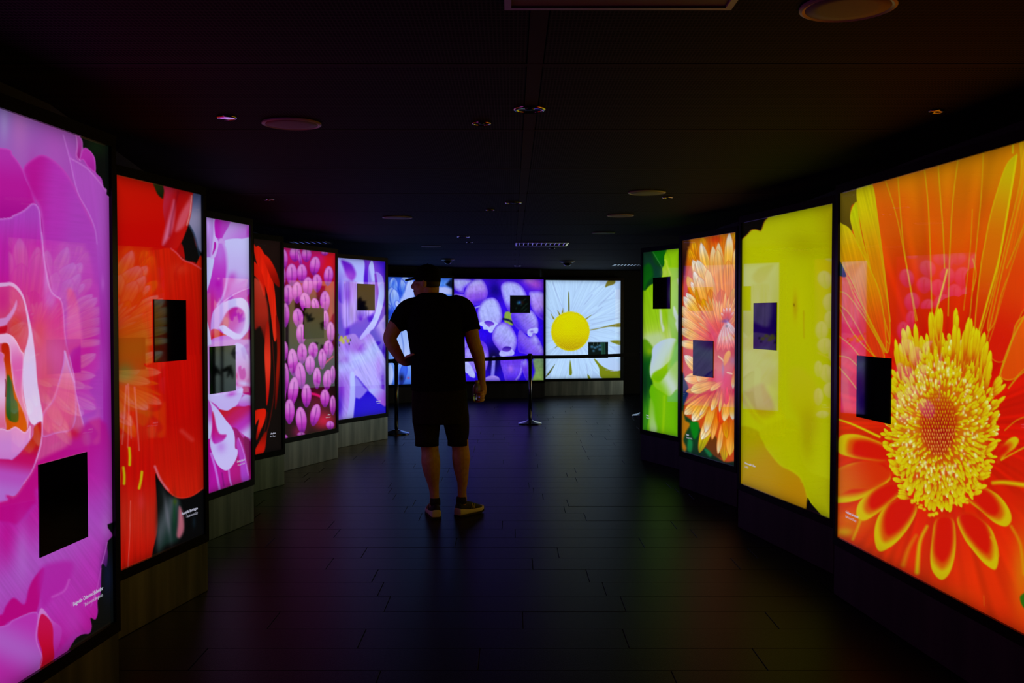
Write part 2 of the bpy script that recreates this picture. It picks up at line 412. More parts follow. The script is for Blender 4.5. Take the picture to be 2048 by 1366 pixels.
    A.line([(236, 978), (290, 950), (312, 900)], 2, (196, 100, 196), f=3)
    A.poly([(-300, 1120), (0, 1110), (60, 1080), (150, 1045), (175, 1070), (165, 1160), (190, 1250), (170, 1310), (60, 1420), (-300, 1600)], [(186, 60, 180), (178, 100, 196), (184, 50, 170)], ax=(140, 1080, 20, 1340), rim=(190, 100, 196), rw=3)
    A.poly([(188, 1028), (232, 1080), (278, 1120), (268, 1190), (244, 1240), (246, 1268), (180, 1310), (192, 1250), (165, 1170), (170, 1080)], [(200, 130, 204), (184, 60, 176), (184, 40, 160)], ax=(200, 1040, 260, 1240), f=1.4)
    A.poly([(186, 1056), (234, 1100), (240, 1190), (240, 1262), (182, 1304), (190, 1228), (170, 1150)], [(196, 20, 90), (196, 4, 46)], f=1.4)
    A.line([(186, 1040), (168, 1110), (166, 1180), (190, 1250), (176, 1306)], 1.3, (206, 130, 206), f=1.3)
    A.blob(330, 1100, 60, 90, (184, 80, 190), .5)
    A.poly([(512, 640), (508, 700), (484, 732), (486, 790), (480, 842), (460, 828), (456, 900), (454, 960), (440, 995), (441, 1048), (430, 1080), (408, 1072), (414, 1110), (404, 1142), (375, 1146), (345, 1162), (325, 1190), (300, 1228), (250, 1265), (150, 1340), (0, 1440), (900, 1500), (900, 640)], D, f=1)
    A.blob(486, 880, 30, 120, (20, 30, 64), .8)
    A.line([(484, 732), (470, 790), (458, 830)], 1, (198, 120, 206), f=1.2); A.line([(455, 850), (440, 930), (410, 1020)], 1, (190, 90, 190), f=1.5)
    A.c = 255 * (np.clip(A.c, 0, 255) / 255) ** 1.18

def art_red(A):
    A.c[:] = (206, 16, 6)
    A.view(210, 330, 3.332)
    R = (212, 14, 4)
    A.poly([(-100, -100), (700, -100), (700, 1500), (-100, 1500)], [(214, 20, 4), (208, 8, 4), (206, 24, 4)], ax=(100, 100, 300, 1000), sm=False)
    A.poly([(560, 190), (720, 190), (720, 620), (640, 640), (600, 500), (555, 400), (560, 300)], [(70, 84, 120), (148, 152, 176), (120, 130, 160)], ax=(580, 200, 620, 520), f=4)
    A.poly([(556, 396), (590, 460), (620, 560), (720, 640), (720, 760), (600, 650), (520, 640), (500, 520), (540, 430)], (12, 12, 10), f=3)
    A.line([(560, 400), (596, 470), (632, 610)], 2, (30, 60, 80), f=2)
    A.poly([(326, 120), (400, 130), (392, 190), (384, 222), (352, 196), (332, 152)], [(40, 50, 12), (16, 30, 8)], f=2)
    A.poly([(400, 100), (588, 140), (584, 200), (572, 330), (540, 440), (500, 530), (462, 556), (420, 556), (380, 535), (395, 470), (400, 400), (386, 290), (396, 190)],
           [(196, 36, 60), (190, 10, 14), (204, 20, 14)], ax=(400, 200, 580, 260), f=1.4)
    A.poly([(384, 530), (400, 440), (440, 300), (460, 230), (466, 300), (452, 420), (420, 490)], (226, 120, 150), f=5, a=.9)
    A.poly([(470, 440), (500, 330), (560, 230), (572, 210), (570, 300), (530, 400)], (224, 96, 110), f=5, a=.85)
    A.line([(578, 204), (566, 320), (546, 400)], 1.6, (236, 190, 170), f=1.3); A.line([(488, 180), (452, 330), (430, 470)], 3, (140, 0, 20), f=3, a=.7)
    A.poly([(478, 574), (505, 524), (520, 545), (532, 622), (500, 600)], (178, 12, 8), f=1.5)
    A.poly([(374, 560), (420, 552), (462, 570), (500, 606), (548, 640), (600, 664), (660, 700), (700, 1900), (290, 1900), (250, 1000), (260, 800), (230, 600)], [(214, 30, 6), (210, 22, 4), (204, 10, 4)], ax=(420, 560, 480, 1300), f=1.2, tex=.14, a=.96)
    A.line([(440, 556), (478, 586), (520, 630), (580, 654), (640, 690)], 1.6, (232, 96, 110), f=2)
    A.blob(500, 690, 60, 40, (222, 60, 30), .6); A.blob(440, 750, 40, 90, (216, 40, 10), .5)
    A.blob(560, 1050, 60, 200, (196, 6, 4), .6); A.line([(470, 760), (474, 700), (520, 650)], 1.5, (190, 8, 4), f=4, a=.5)
    # ochre, green and orange at the left: a glass reflection painted into the print
    A.poly([(-50, 620), (110, 640), (150, 740), (200, 940), (250, 1000), (300, 1150), (300, 1500), (280, 1700), (-50, 1800)], [(206, 60, 6), (205, 40, 6), (160, 110, 10), (204, 70, 8)], ax=(100, 640, 180, 1500), f=10, a=.7)
    A.view(210, 740, 3.252)
    A.blob(130, 40, 90, 60, (130, 130, 60), .8); A.blob(130, 0, 60, 60, (90, 120, 40), .5)
    A.blob(180, 180, 110, 120, (208, 70, 14), .7)
    A.poly([(50, 350), (330, 340), (324, 600), (345, 700), (345, 1170), (60, 1360), (40, 1360)], [(214, 24, 6), (206, 14, 6), (208, 40, 20), (210, 18, 6)], ax=(200, 350, 200, 1250), f=4, a=.9, tex=.16)
    A.blob(235, 860, 24, 60, (216, 50, 50), .7)
    # lower large petal
    A.poly([(285, 0), (300, 110), (345, 220), (345, 330), (318, 470), (322, 620), (350, 710), (400, 780), (470, 830), (560, 822), (640, 768), (720, 700), (720, -50), (285, -50)],
           [(208, 12, 4), (204, 10, 4), (206, 20, 6), (212, 30, 10)], ax=(400, 0, 460, 820), f=1.2, tex=.1)
    A.poly([(345, 220), (400, 330), (460, 345), (540, 290), (600, 200), (640, 60), (720, 0), (720, 700), (640, 500), (520, 370), (440, 360), (380, 330)], (196, 10, 4), f=8, a=.5)
    A.line([(500, 395), (540, 430), (566, 452)], 5, (222, 70, 60), f=5, a=.8)
    A.line([(325, 626), (350, 690), (378, 740), (412, 782)], 4, (226, 120, 130), f=2); A.line([(412, 782), (470, 828), (560, 824), (640, 768)], 1.6, (232, 60, 40), f=1.6)
    # stamens
    for p in ([(138, 100), (128, 260), (112, 480)], [(150, 90), (155, 260), (148, 500)], [(192, 110), (205, 280), (222, 520)], [(165, 300), (170, 440)]):
        A.line(p, 2.4, (232, 130, 120), f=1.8, w1=1.2, a=.9)
    for x0, y0, x1, y1 in ((158, 505, 160, 615), (120, 632, 124, 738), (240, 662, 222, 768), (86, 635, 88, 740)):
        A.line([(x0, y0), ((x0 + x1) / 2 + 3, (y0 + y1) / 2), (x1, y1)], 5, (214, 196, 10), f=1.2)
    A.line([(166, 850), (160, 1080), (150, 1280)], 1.2, (236, 110, 90), f=1)
    # dark ground with soft grey stems
    A.poly([(328, 690), (350, 712), (400, 782), (470, 832), (560, 824), (650, 768), (730, 720), (760, 1300), (330, 1300), (346, 1000)], (8, 9, 10), f=1.4)
    A.poly([(345, 760), (390, 790), (440, 830), (480, 850), (500, 960), (480, 1100), (400, 1140), (340, 1160)], [(14, 20, 18), (66, 82, 80), (20, 50, 40)], ax=(345, 900, 480, 960), f=7)
    A.blob(408, 960, 16, 150, (112, 122, 124), .7, ang=-8); A.blob(452, 930, 12, 100, (20, 70, 36), .8); A.blob(456, 855, 14, 22, (60, 90, 20), .8)
    A.poly([(482, 890), (505, 930), (515, 1030), (490, 1090), (468, 1080), (474, 1010)], (190, 110, 120), f=4)
    A.blob(580, 990, 12, 40, (20, 40, 50), .6)
    A.c = A.c * (.87, .82, .9)

def art_cyclamen(A):
    A.c[:] = (188, 60, 160)
    W = (196, 190, 226); M = (186, 30, 170)
    A.view(400, 420, 4.555)
    A.poly([(0, 0), (600, 0), (600, 1500), (0, 1500)], [(186, 110, 206), (184, 60, 184), (190, 90, 196)], sm=False)
    A.poly([(0, 0), (145, 60), (138, 180), (120, 330), (110, 430), (45, 460), (0, 480)], [(186, 150, 212), (184, 120, 206)], f=1, tex=.2)
    A.line([(138, 80), (134, 200), (112, 430)], 5, (200, 180, 224), f=1.5)
    A.poly([(148, 60), (320, 90), (250, 170), (200, 260), (165, 255), (140, 235)], [(186, 26, 170), (184, 60, 180), (186, 90, 196)], ax=(150, 150, 290, 160), f=1.2)
    A.poly([(310, 90), (480, 110), (480, 300), (380, 270), (280, 280), (205, 262), (250, 170)], [(194, 150, 214), (190, 110, 204)], ax=(290, 120, 440, 240), f=1.2)
    A.blob(436, 200, 16, 60, (184, 50, 180), .8)
    A.poly([(44, 460), (110, 430), (130, 440), (120, 520), (90, 660), (52, 780), (40, 780)], (198, 196, 230), f=1)
    A.poly([(215, 290), (280, 262), (380, 262), (480, 290), (480, 720), (440, 700), (360, 740), (270, 790), (190, 850), (180, 840), (225, 740), (250, 560), (235, 400)], [(200, 196, 230), (196, 180, 224), (188, 90, 196)], ax=(360, 280, 260, 760), f=1.2)
    A.blob(290, 620, 40, 60, (188, 60, 180), .75, ang=20); A.blob(250, 720, 26, 80, (186, 50, 176), .7, ang=15); A.blob(390, 660, 60, 18, (190, 110, 206), .7, ang=-30)
    A.poly([(170, 270), (205, 270), (230, 350), (250, 470), (248, 600), (228, 730), (190, 830), (130, 880), (100, 1000), (90, 1100), (60, 1000), (50, 800), (100, 620), (130, 460), (160, 360)],
           [(190, 110, 205), (186, 40, 176), (196, 40, 130)], ax=(190, 290, 90, 1050), f=1.2)
    A.blob(180, 400, 24, 60, (186, 110, 206), .6); A.blob(165, 680, 34, 60, (178, 10, 160), .7); A.blob(110, 850, 40, 120, (198, 30, 120), .7)
    A.line([(206, 290), (236, 380), (248, 520), (236, 680), (205, 790), (160, 860)], 4, (198, 150, 216), f=2)
    A.poly([(132, 236), (150, 250), (168, 290), (162, 350), (140, 420), (112, 440), (100, 430), (126, 330), (128, 280)], (204, 176, 224), f=1); A.poly([(130, 290), (146, 300), (142, 350), (112, 408), (124, 340)], (180, 20, 160), f=1)
    A.poly([(180, 262), (205, 258), (230, 300), (200, 300), (170, 300)], (202, 150, 214), f=1.5)
    A.line([(190, 850), (270, 790), (360, 740), (450, 704)], 1.4, (214, 180, 226), f=1)
    A.poly([(450, 760), (480, 740), (480, 880), (450, 850), (425, 800)], (186, 20, 130), f=1.5)
    # curled petal
    A.poly([(100, 1120), (110, 950), (160, 870), (250, 820), (330, 800), (390, 800), (435, 850), (460, 960), (440, 1080), (380, 1160), (330, 1190), (300, 1160), (240, 1140), (180, 1080), (130, 1090)],
           [(196, 150, 216), (202, 196, 230)], ax=(130, 1050, 420, 900), f=1.2)
    A.poly([(220, 980), (260, 910), (320, 880), (380, 900), (410, 960), (400, 1060), (360, 1120), (300, 1100), (250, 1060)], [(190, 20, 120), (184, 20, 164), (190, 130, 210)], ax=(220, 960, 400, 1060), f=3)
    A.poly([(180, 1050), (225, 970), (260, 990), (255, 1060), (210, 1050)], (200, 90, 120), f=3)
    A.poly([(175, 1060), (220, 1045), (270, 1080), (330, 1120), (390, 1140), (330, 1190), (280, 1180), (220, 1120)], (202, 190, 228), f=1.2)
    A.poly([(100, 1090), (150, 1080), (210, 1120), (240, 1136), (180, 1150), (104, 1176)], [(206, 60, 90), (200, 10, 30)], ax=(110, 1090, 160, 1160), f=1)
    A.poly([(100, 1180), (180, 1145), (250, 1140), (330, 1190), (370, 1230), (120, 1260)], [(190, 90, 196), (204, 180, 226)], f=1.3)
    A.poly([(330, 1186), (380, 1170), (440, 1100), (480, 1080), (480, 1230), (400, 1240)], (186, 14, 110), f=1.5)
    A.poly([(50, 960), (70, 1020), (96, 1140), (100, 1240), (60, 1260), (40, 1100)], (202, 190, 226), f=1)
    A.view(400, 700, 4.555)
    A.poly([(50, -30), (600, -60), (600, 420), (350, 400), (60, 420)], [(198, 130, 200), (200, 150, 210)], f=3)
    A.poly([(320, -60), (400, -40), (440, 60), (470, 130), (470, 340), (390, 330), (320, 300), (310, 100)], [(200, 180, 224), (206, 110, 170)], f=2)
    A.poly([(350, 160), (372, 140), (380, 170), (404, 160), (416, 220), (400, 260), (366, 250)], (190, 20, 150), f=2.5); A.blob(335, 230, 10, 30, (200, 30, 120), .8); A.blob(336, 300, 16, 20, (186, 40, 150), .8)
    A.blob(400, 300, 60, 22, (200, 190, 228), .8, ang=10)
    A.poly([(390, 330), (470, 340), (470, 410), (420, 400), (385, 380)], (188, 14, 110), f=2)
    A.poly([(60, 400), (200, 390), (320, 360), (388, 340), (385, 400), (350, 480), (270, 545), (200, 545), (140, 490), (80, 450)], [(200, 186, 226), (196, 176, 224)], f=1.5)
    A.blob(290, 390, 50, 30, (186, 50, 180), .8, ang=-20)
    A.poly([(350, 480), (400, 410), (470, 420), (470, 520), (400, 520)], [(198, 180, 222), (188, 80, 190)], f=2)
    A.poly([(170, 540), (250, 548), (310, 515), (400, 510), (470, 525), (470, 780), (430, 790), (350, 730), (290, 690), (220, 620)], [(194, 16, 40), (190, 10, 90), (184, 40, 170), (200, 180, 226)], ax=(240, 540, 420, 770), f=1.4)
    A.poly([(50, 440), (90, 480), (110, 560), (110, 700), (95, 800), (75, 860), (60, 860)], [(184, 60, 180), (202, 196, 230)], ax=(100, 560, 60, 700), f=1)
    A.poly([(60, 860), (100, 800), (300, 700), (380, 780), (440, 860), (480, 900), (480, 1400), (60, 1400)], [(184, 12, 150), (184, 12, 120), (150, 10, 90)], ax=(100, 1000, 440, 900), f=1.5)
    A.line([(100, 940), (140, 1080), (180, 1280)], 4.5, (196, 110, 206), f=1.2); A.line([(262, 1090), (270, 1170), (292, 1250)], 3.5, (200, 120, 206), f=1.2); A.line([(200, 1120), (218, 1240)], 2, (130, 6, 110), f=1.5)
    A.poly([(350, 800), (400, 900), (450, 1150), (440, 1200), (380, 1190), (360, 1000), (330, 860)], [(184, 60, 170), (176, 60, 190)], f=3); A.line([(352, 800), (400, 940), (440, 1140)], 1.2, (206, 140, 212), f=1.3)
    A.poly([(400, 790), (480, 860), (480, 1000), (450, 1100), (420, 960)], (130, 10, 80), f=2)
    A.poly([(75, 440), (110, 480), (170, 545), (240, 640), (300, 720), (318, 800), (320, 890), (342, 905), (340, 960), (310, 1030), (260, 1090), (210, 1090), (150, 1030), (105, 920), (90, 830), (110, 750), (115, 600), (100, 500)],
           [(198, 186, 226), (200, 192, 230), (204, 190, 228)], f=1.1)
    A.poly([(112, 560), (130, 600), (150, 700), (180, 760), (240, 770), (210, 820), (150, 850), (120, 840), (104, 790), (110, 700)], [(200, 10, 60), (190, 10, 110), (186, 30, 160)], f=2.5)
    A.blob(190, 880, 50, 60, (188, 130, 212), .8)
    A.c = np.clip(A.c * (.94, .95, 1.04), 0, 255)

def art_cactus(A):
    A.view(500, 460, 2.906)
    A.poly([(0, 0), (300, 0), (300, 1500), (0, 1500)], [(26, 14, 12), (20, 14, 10), (16, 12, 12)], sm=False)
    def rib(p, c0, c1, w): A.poly(p, [c0, c1], f=w)
    R = (206, 26, 8); Dk = (120, 10, 4)
    A.poly([(16, 70), (34, 96), (52, 92), (80, 130), (110, 200), (136, 300), (150, 420), (158, 600), (140, 640), (120, 480), (96, 350), (60, 250), (34, 170)], [R, (214, 30, 10), (200, 40, 20)], f=1, tex=.2)
    A.poly([(70, 140), (110, 160), (150, 230), (172, 300), (168, 330), (130, 290), (100, 220)], [R, Dk], f=1.4)
    A.poly([(16, 180), (50, 210), (80, 280), (90, 360), (80, 380), (50, 290), (16, 250)], [R, (190, 20, 8)], f=1)
    A.poly([(16, 300), (60, 300), (100, 420), (110, 560), (90, 640), (60, 560), (20, 560)], [(214, 60, 40), (190, 40, 24), (120, 20, 14)], f=3, a=.8)
    A.poly([(96, 540), (112, 560), (120, 760), (110, 940), (96, 1020), (92, 900), (84, 700)], [(150, 20, 10), (214, 50, 30), (170, 12, 8)], f=1.2)
    A.poly([(150, 500), (172, 560), (174, 760), (160, 960), (146, 1040), (150, 860), (158, 700)], [(110, 10, 6), (150, 24, 10), (90, 8, 6)], f=1.3)
    A.line([(130, 640), (142, 900), (120, 1080), (90, 1200)], 1, (100, 16, 12), f=1.4); A.line([(100, 1060), (80, 1180), (50, 1230)], 1, (80, 16, 12), f=1.4)
    A.poly([(22, 1060), (60, 1040), (92, 1046), (84, 1110), (58, 1170), (40, 1220), (34, 1200), (50, 1100), (22, 1140)], [R, (216, 30, 12), Dk], f=1)
    A.poly([(22, 1290), (60, 1220), (94, 1170), (92, 1230), (80, 1290), (50, 1302), (22, 1312)], [(120, 14, 6), (214, 24, 10)], f=1.2)

def art_buds(A):
    A.view(490, 460, 5.693)
    A.poly([(0, 0), (1400, 0), (1400, 3000), (0, 3000)], [(186, 20, 110), (150, 10, 60), (40, 16, 20), (34, 14, 18)], ax=(600, 250, 620, 1300), sm=False)
    A.blob(940, 380, 130, 300, (204, 14, 40), .95); A.blob(1000, 320, 90, 160, (205, 20, 20), .6); A.blob(850, 300, 60, 150, (196, 16, 120), .8); A.blob(650, 480, 80, 200, (176, 16, 120), .7)
    A.blob(480, 480, 50, 120, (170, 16, 110), .6); A.blob(430, 1000, 120, 300, (30, 16, 14), .8); A.blob(620, 2600 - 1300, 300, 150, (30, 18, 14), .8)
    A.blob(980, 1000, 60, 400, (200, 40, 70), .8)
    def bud(x, y, w, h, a=0, b=0):
        r = math.radians(-a * 1.2); c, q = math.cos(r), math.sin(r); pts = []
        for k in range(14):
            t = k / 14 * 2 * math.pi; u = math.cos(t); v = math.sin(t)
            uu = u * w * .53 * (1 - .26 * max(0, v) ** 1.6) ; vv = v * h * (.5 + .04 * (v > 0))
            pts.append((x + uu * c - vv * q, y + uu * q + vv * c))
        top = (x + h * .5 * q, y - h * .5 * c); bot = (x - h * .5 * q, y + h * .5 * c)
        A.poly(pts, [(206, 130, 204), (206, 116, 206), (198, 86, 200), (172, 44, 176), (120, 20, 140)], f=1.2, ax=(*top, *bot), rim=(140, 34, 150), rw=1.7, ra=.6)
        A.blob(x - w * .16, y - h * .14, w * .22, h * .22, (220, 150, 214), .5)
        A.line([(x + h * .3 * q, y - h * .3 * c), (x + w * .03, y), (x - h * .42 * q, y + h * .42 * c)], 4.6 / 5.693, (96, 22, 116), f=1.3, a=.75)
    L = [(440, 330, 90, 230), (570, 270, 120, 170), (700, 280, 110, 160), (908, 262, 80, 60), (435, 530, 60, 220), (625, 320, 44, 190, 8),
         (532, 505, 126, 250), (648, 490, 112, 210), (795, 405, 116, 210, -6), (950, 520, 104, 220, -4), (820, 600, 110, 200), (715, 640, 116, 220, -2),
         (490, 730, 120, 230), (594, 705, 116, 240), (686, 820, 122, 230, 6), (800, 850, 90, 160, 10), (910, 810, 110, 240), (460, 960, 90, 270), (604, 995, 118, 220, 4),
         (915, 1020, 80, 220), (640, 1180, 110, 240), (975, 1160, 90, 240), (780, 1010, 90, 180)]
    for b in L: bud(*b)
    A.view(490, 690, 5.693)
    A.blob(820, 620, 130, 200, (120, 14, 50), .7); A.blob(900, 860, 150, 120, (205, 24, 70), .9); A.blob(620, 1000, 90, 100, (190, 20, 110), .6)
    A.line([(700, 540), (800, 560), (870, 590)], 5, (214, 20, 110), f=1.5); A.line([(1000, 130), (930, 190), (860, 260)], 3, (200, 20, 110), f=1.5)
    L = [(450, 60, 80, 220), (650, 90, 110, 230), (775, 60, 110, 190), (950, 40, 110, 200), (545, 190, 116, 310, 3), (460, 370, 80, 340), (632, 340, 116, 300, 5), (740, 220, 110, 220),
         (880, 150, 90, 230), (820, 370, 90, 240), (940, 390, 104, 230, -4), (548, 520, 116, 330, -6), (700, 570, 110, 260), (910, 600, 104, 200), (1000, 680, 70, 220), (440, 560, 50, 200),
         (505, 750, 116, 280), (640, 850, 120, 300, 4), (800, 790, 110, 250, -10), (970, 910, 90, 100), (640, 1020, 90, 60), (455, 1050, 60, 60), (1000, 330, 60, 200)]
    for b in L: bud(*b)
    A.c = 255 * (np.clip(A.c, 0, 255) / 255) ** 1.08

def art_star(A):
    W = (196, 190, 232)
    A.view(660, 500, 3.9)
    A.poly([(0, 0), (600, 0), (600, 1500), (0, 1500)], [(120, 40, 190), (90, 20, 190), (40, 10, 190)], sm=False)
    A.poly([(230, 60), (440, 80), (440, 700), (300, 700)], [(90, 20, 190), (130, 60, 190), (60, 16, 180)], ax=(260, 200, 430, 120), f=2)
    A.poly([(40, 60), (250, 60), (262, 240), (262, 420), (120, 520), (40, 520)], [(190, 180, 230), (196, 190, 232), (170, 150, 226)], f=2)
    A.poly([(90, 80), (150, 100), (180, 130), (200, 190), (170, 240), (130, 200), (105, 140)], [(110, 20, 180), (170, 60, 190)], f=4); A.blob(140, 200, 50, 40, (184, 90, 200), .5)
    A.blob(75, 400, 34, 200, (90, 20, 190), .85); A.blob(80, 540, 26, 100, (60, 10, 180), .9)
    A.poly([(295, 250), (298, 140), (318, 84), (332, 90), (345, 160), (348, 250), (330, 400), (300, 400)], [(150, 120, 210), (196, 190, 230), (196, 190, 230)], ax=(300, 180, 345, 170), f=1)
    A.poly([(110, 250), (200, 250), (270, 300), (340, 250), (360, 400), (350, 480), (290, 520), (200, 560), (110, 600), (95, 400)], [(176, 120, 212), (192, 150, 220), (176, 130, 214)], f=5, tex=.3)
    A.blob(140, 350, 40, 80, (130, 40, 180), .6); A.blob(240, 380, 30, 70, (200, 170, 200), .6); A.blob(240, 540, 40, 50, (110, 30, 190), .8)
    A.poly([(352, 170), (385, 180), (412, 220), (422, 300), (418, 400), (385, 520), (330, 630), (270, 690), (232, 700), (238, 670), (290, 600), (340, 520), (370, 400), (376, 300), (355, 220)], [(170, 130, 214), (196, 190, 232), (198, 192, 234), (190, 160, 226)], f=1.2)
    A.line([(352, 190), (362, 260), (368, 340)], 3, (130, 30, 170), f=2)
    A.poly([(310, 650), (360, 600), (400, 540), (440, 520), (440, 800), (380, 760)], [(70, 20, 180), (180, 140, 214)], ax=(330, 640, 400, 600), f=2)
    A.poly([(60, 760), (180, 650), (240, 700), (310, 650), (370, 740), (420, 830), (440, 900), (440, 1180), (400, 1180), (300, 1090), (200, 980), (192, 1100), (196, 1330), (60, 1340)],
           [(170, 110, 208), (196, 190, 232), (190, 160, 226)], ax=(150, 720, 260, 950), f=2, tex=.15)
    A.blob(215, 760, 70, 50, (150, 40, 186), .7); A.blob(110, 850, 60, 40, (160, 70, 190), .6); A.blob(380, 910, 24, 90, (184, 110, 210), .7); A.blob(415, 1040, 20, 120, (100, 20, 180), .9)
    A.blob(90, 1080, 40, 130, (140, 30, 180), .8); A.blob(75, 1220, 30, 120, (80, 10, 180), .9); A.blob(140, 1120, 26, 160, (180, 90, 200), .5)
    A.poly([(196, 990), (260, 1060), (300, 1100), (260, 1140), (215, 1170), (196, 1160)], (150, 120, 214), f=3)
    A.poly([(194, 1170), (240, 1160), (300, 1095), (350, 1140), (390, 1180), (440, 1220), (440, 1400), (180, 1400)], [(40, 12, 190), (30, 8, 186)], f=2.5)
    A.poly([(160, 960), (192, 970), (196, 1150), (188, 1260), (176, 1322), (130, 1330), (150, 1200), (158, 1080)], [(196, 190, 232), (190, 170, 226)], f=2)
    A.poly([(300, 1090), (370, 1080), (430, 1100), (440, 1200), (424, 1220), (380, 1180), (340, 1135)], [(192, 180, 230), (170, 80, 200)], ax=(320, 1100, 430, 1180), f=2)
    for x, y in ((88, 680), (80, 700), (120, 682), (104, 716), (140, 706), (96, 700)):
        A.blob(x, y, 13, 16, (196, 176, 60), .95, hard=2)
    for x, y in ((66, 660), (74, 740), (150, 730), (160, 700)): A.blob(x, y, 6, 12, (30, 16, 50), .9, hard=2)
    A.c = np.clip(A.c * (.88, .97, 1.10), 0, 255)

def art_blue(A):
    A.view(740, 520, 5.255)
    A.poly([(0, 0), (1000, 0), (1000, 1500), (0, 1500)], [(40, 90, 210), (110, 150, 230), (170, 190, 236)], sm=False)
    for i, (x0, y0, x1, y1, w, c) in enumerate([(240, 420, 250, 180, 110, (110, 150, 226)), (330, 400, 380, 160, 120, (80, 130, 220)), (200, 620, 230, 280, 120, (140, 170, 232)), (280, 560, 250, 300, 110, (130, 160, 230)),
            (420, 500, 330, 200, 90, (60, 110, 214)), (380, 420, 440, 180, 90, (190, 200, 236)), (240, 640, 190, 460, 60, (40, 80, 214)), (300, 520, 280, 420, 60, (180, 190, 236))]):
        A.petal(x0, y0, x1, y1, w, [(60, 100, 214), c, (170, 190, 236)], rim=(30, 60, 200), rw=2, tex=.2, seed=i)
    A.poly([(330, 400), (450, 260), (470, 700), (400, 700), (300, 560)], (176, 190, 238), f=3)
    A.poly([(260, 800), (330, 700), (400, 680), (420, 1100), (340, 1040)], [(150, 180, 232), (190, 200, 238)], f=2); A.line([(322, 740), (350, 900), (344, 1010)], 1.5, (90, 120, 200), f=1.5)
    A.poly([(185, 900), (300, 1030), (300, 1100), (250, 1120), (185, 1000)], (110, 150, 226), f=3)
    A.poly([(180, 1080), (300, 1090), (420, 1100), (420, 1330), (180, 1330)], [(120, 160, 230), (60, 110, 220)], f=2)
    A.petal(210, 1330, 212, 1080, 80, [(190, 200, 238), (176, 196, 236)], rim=(90, 130, 220), rw=1.5, fat=.5)
    A.petal(320, 1330, 370, 1080, 80, [(30, 50, 150), (60, 100, 220), (60, 100, 220)], rim=(40, 60, 200), rw=1.5); A.blob(330, 1240, 30, 50, (14, 14, 40), .9); A.blob(402, 1240, 16, 14, (180, 70, 110), .8)
    A.poly([(700, 190), (870, 190), (870, 280), (760, 260), (700, 280)], [(60, 110, 214), (120, 170, 236)], f=2)
    A.poly([(820, 230), (860, 200), (870, 290), (800, 260)], (10, 20, 50), f=3); A.poly([(715, 290), (790, 280), (870, 310), (870, 360), (720, 340)], (180, 186, 232), f=3); A.line([(740, 190), (770, 230), (760, 270)], 4, (70, 130, 220), f=2)
    A.blob(250, 240, 20, 60, (30, 80, 210), .7, ang=20); A.blob(310, 330, 10, 60, (24, 70, 200), .7, ang=-30)
    A.c = np.clip(A.c * (.94, .98, 1.06), 0, 255)

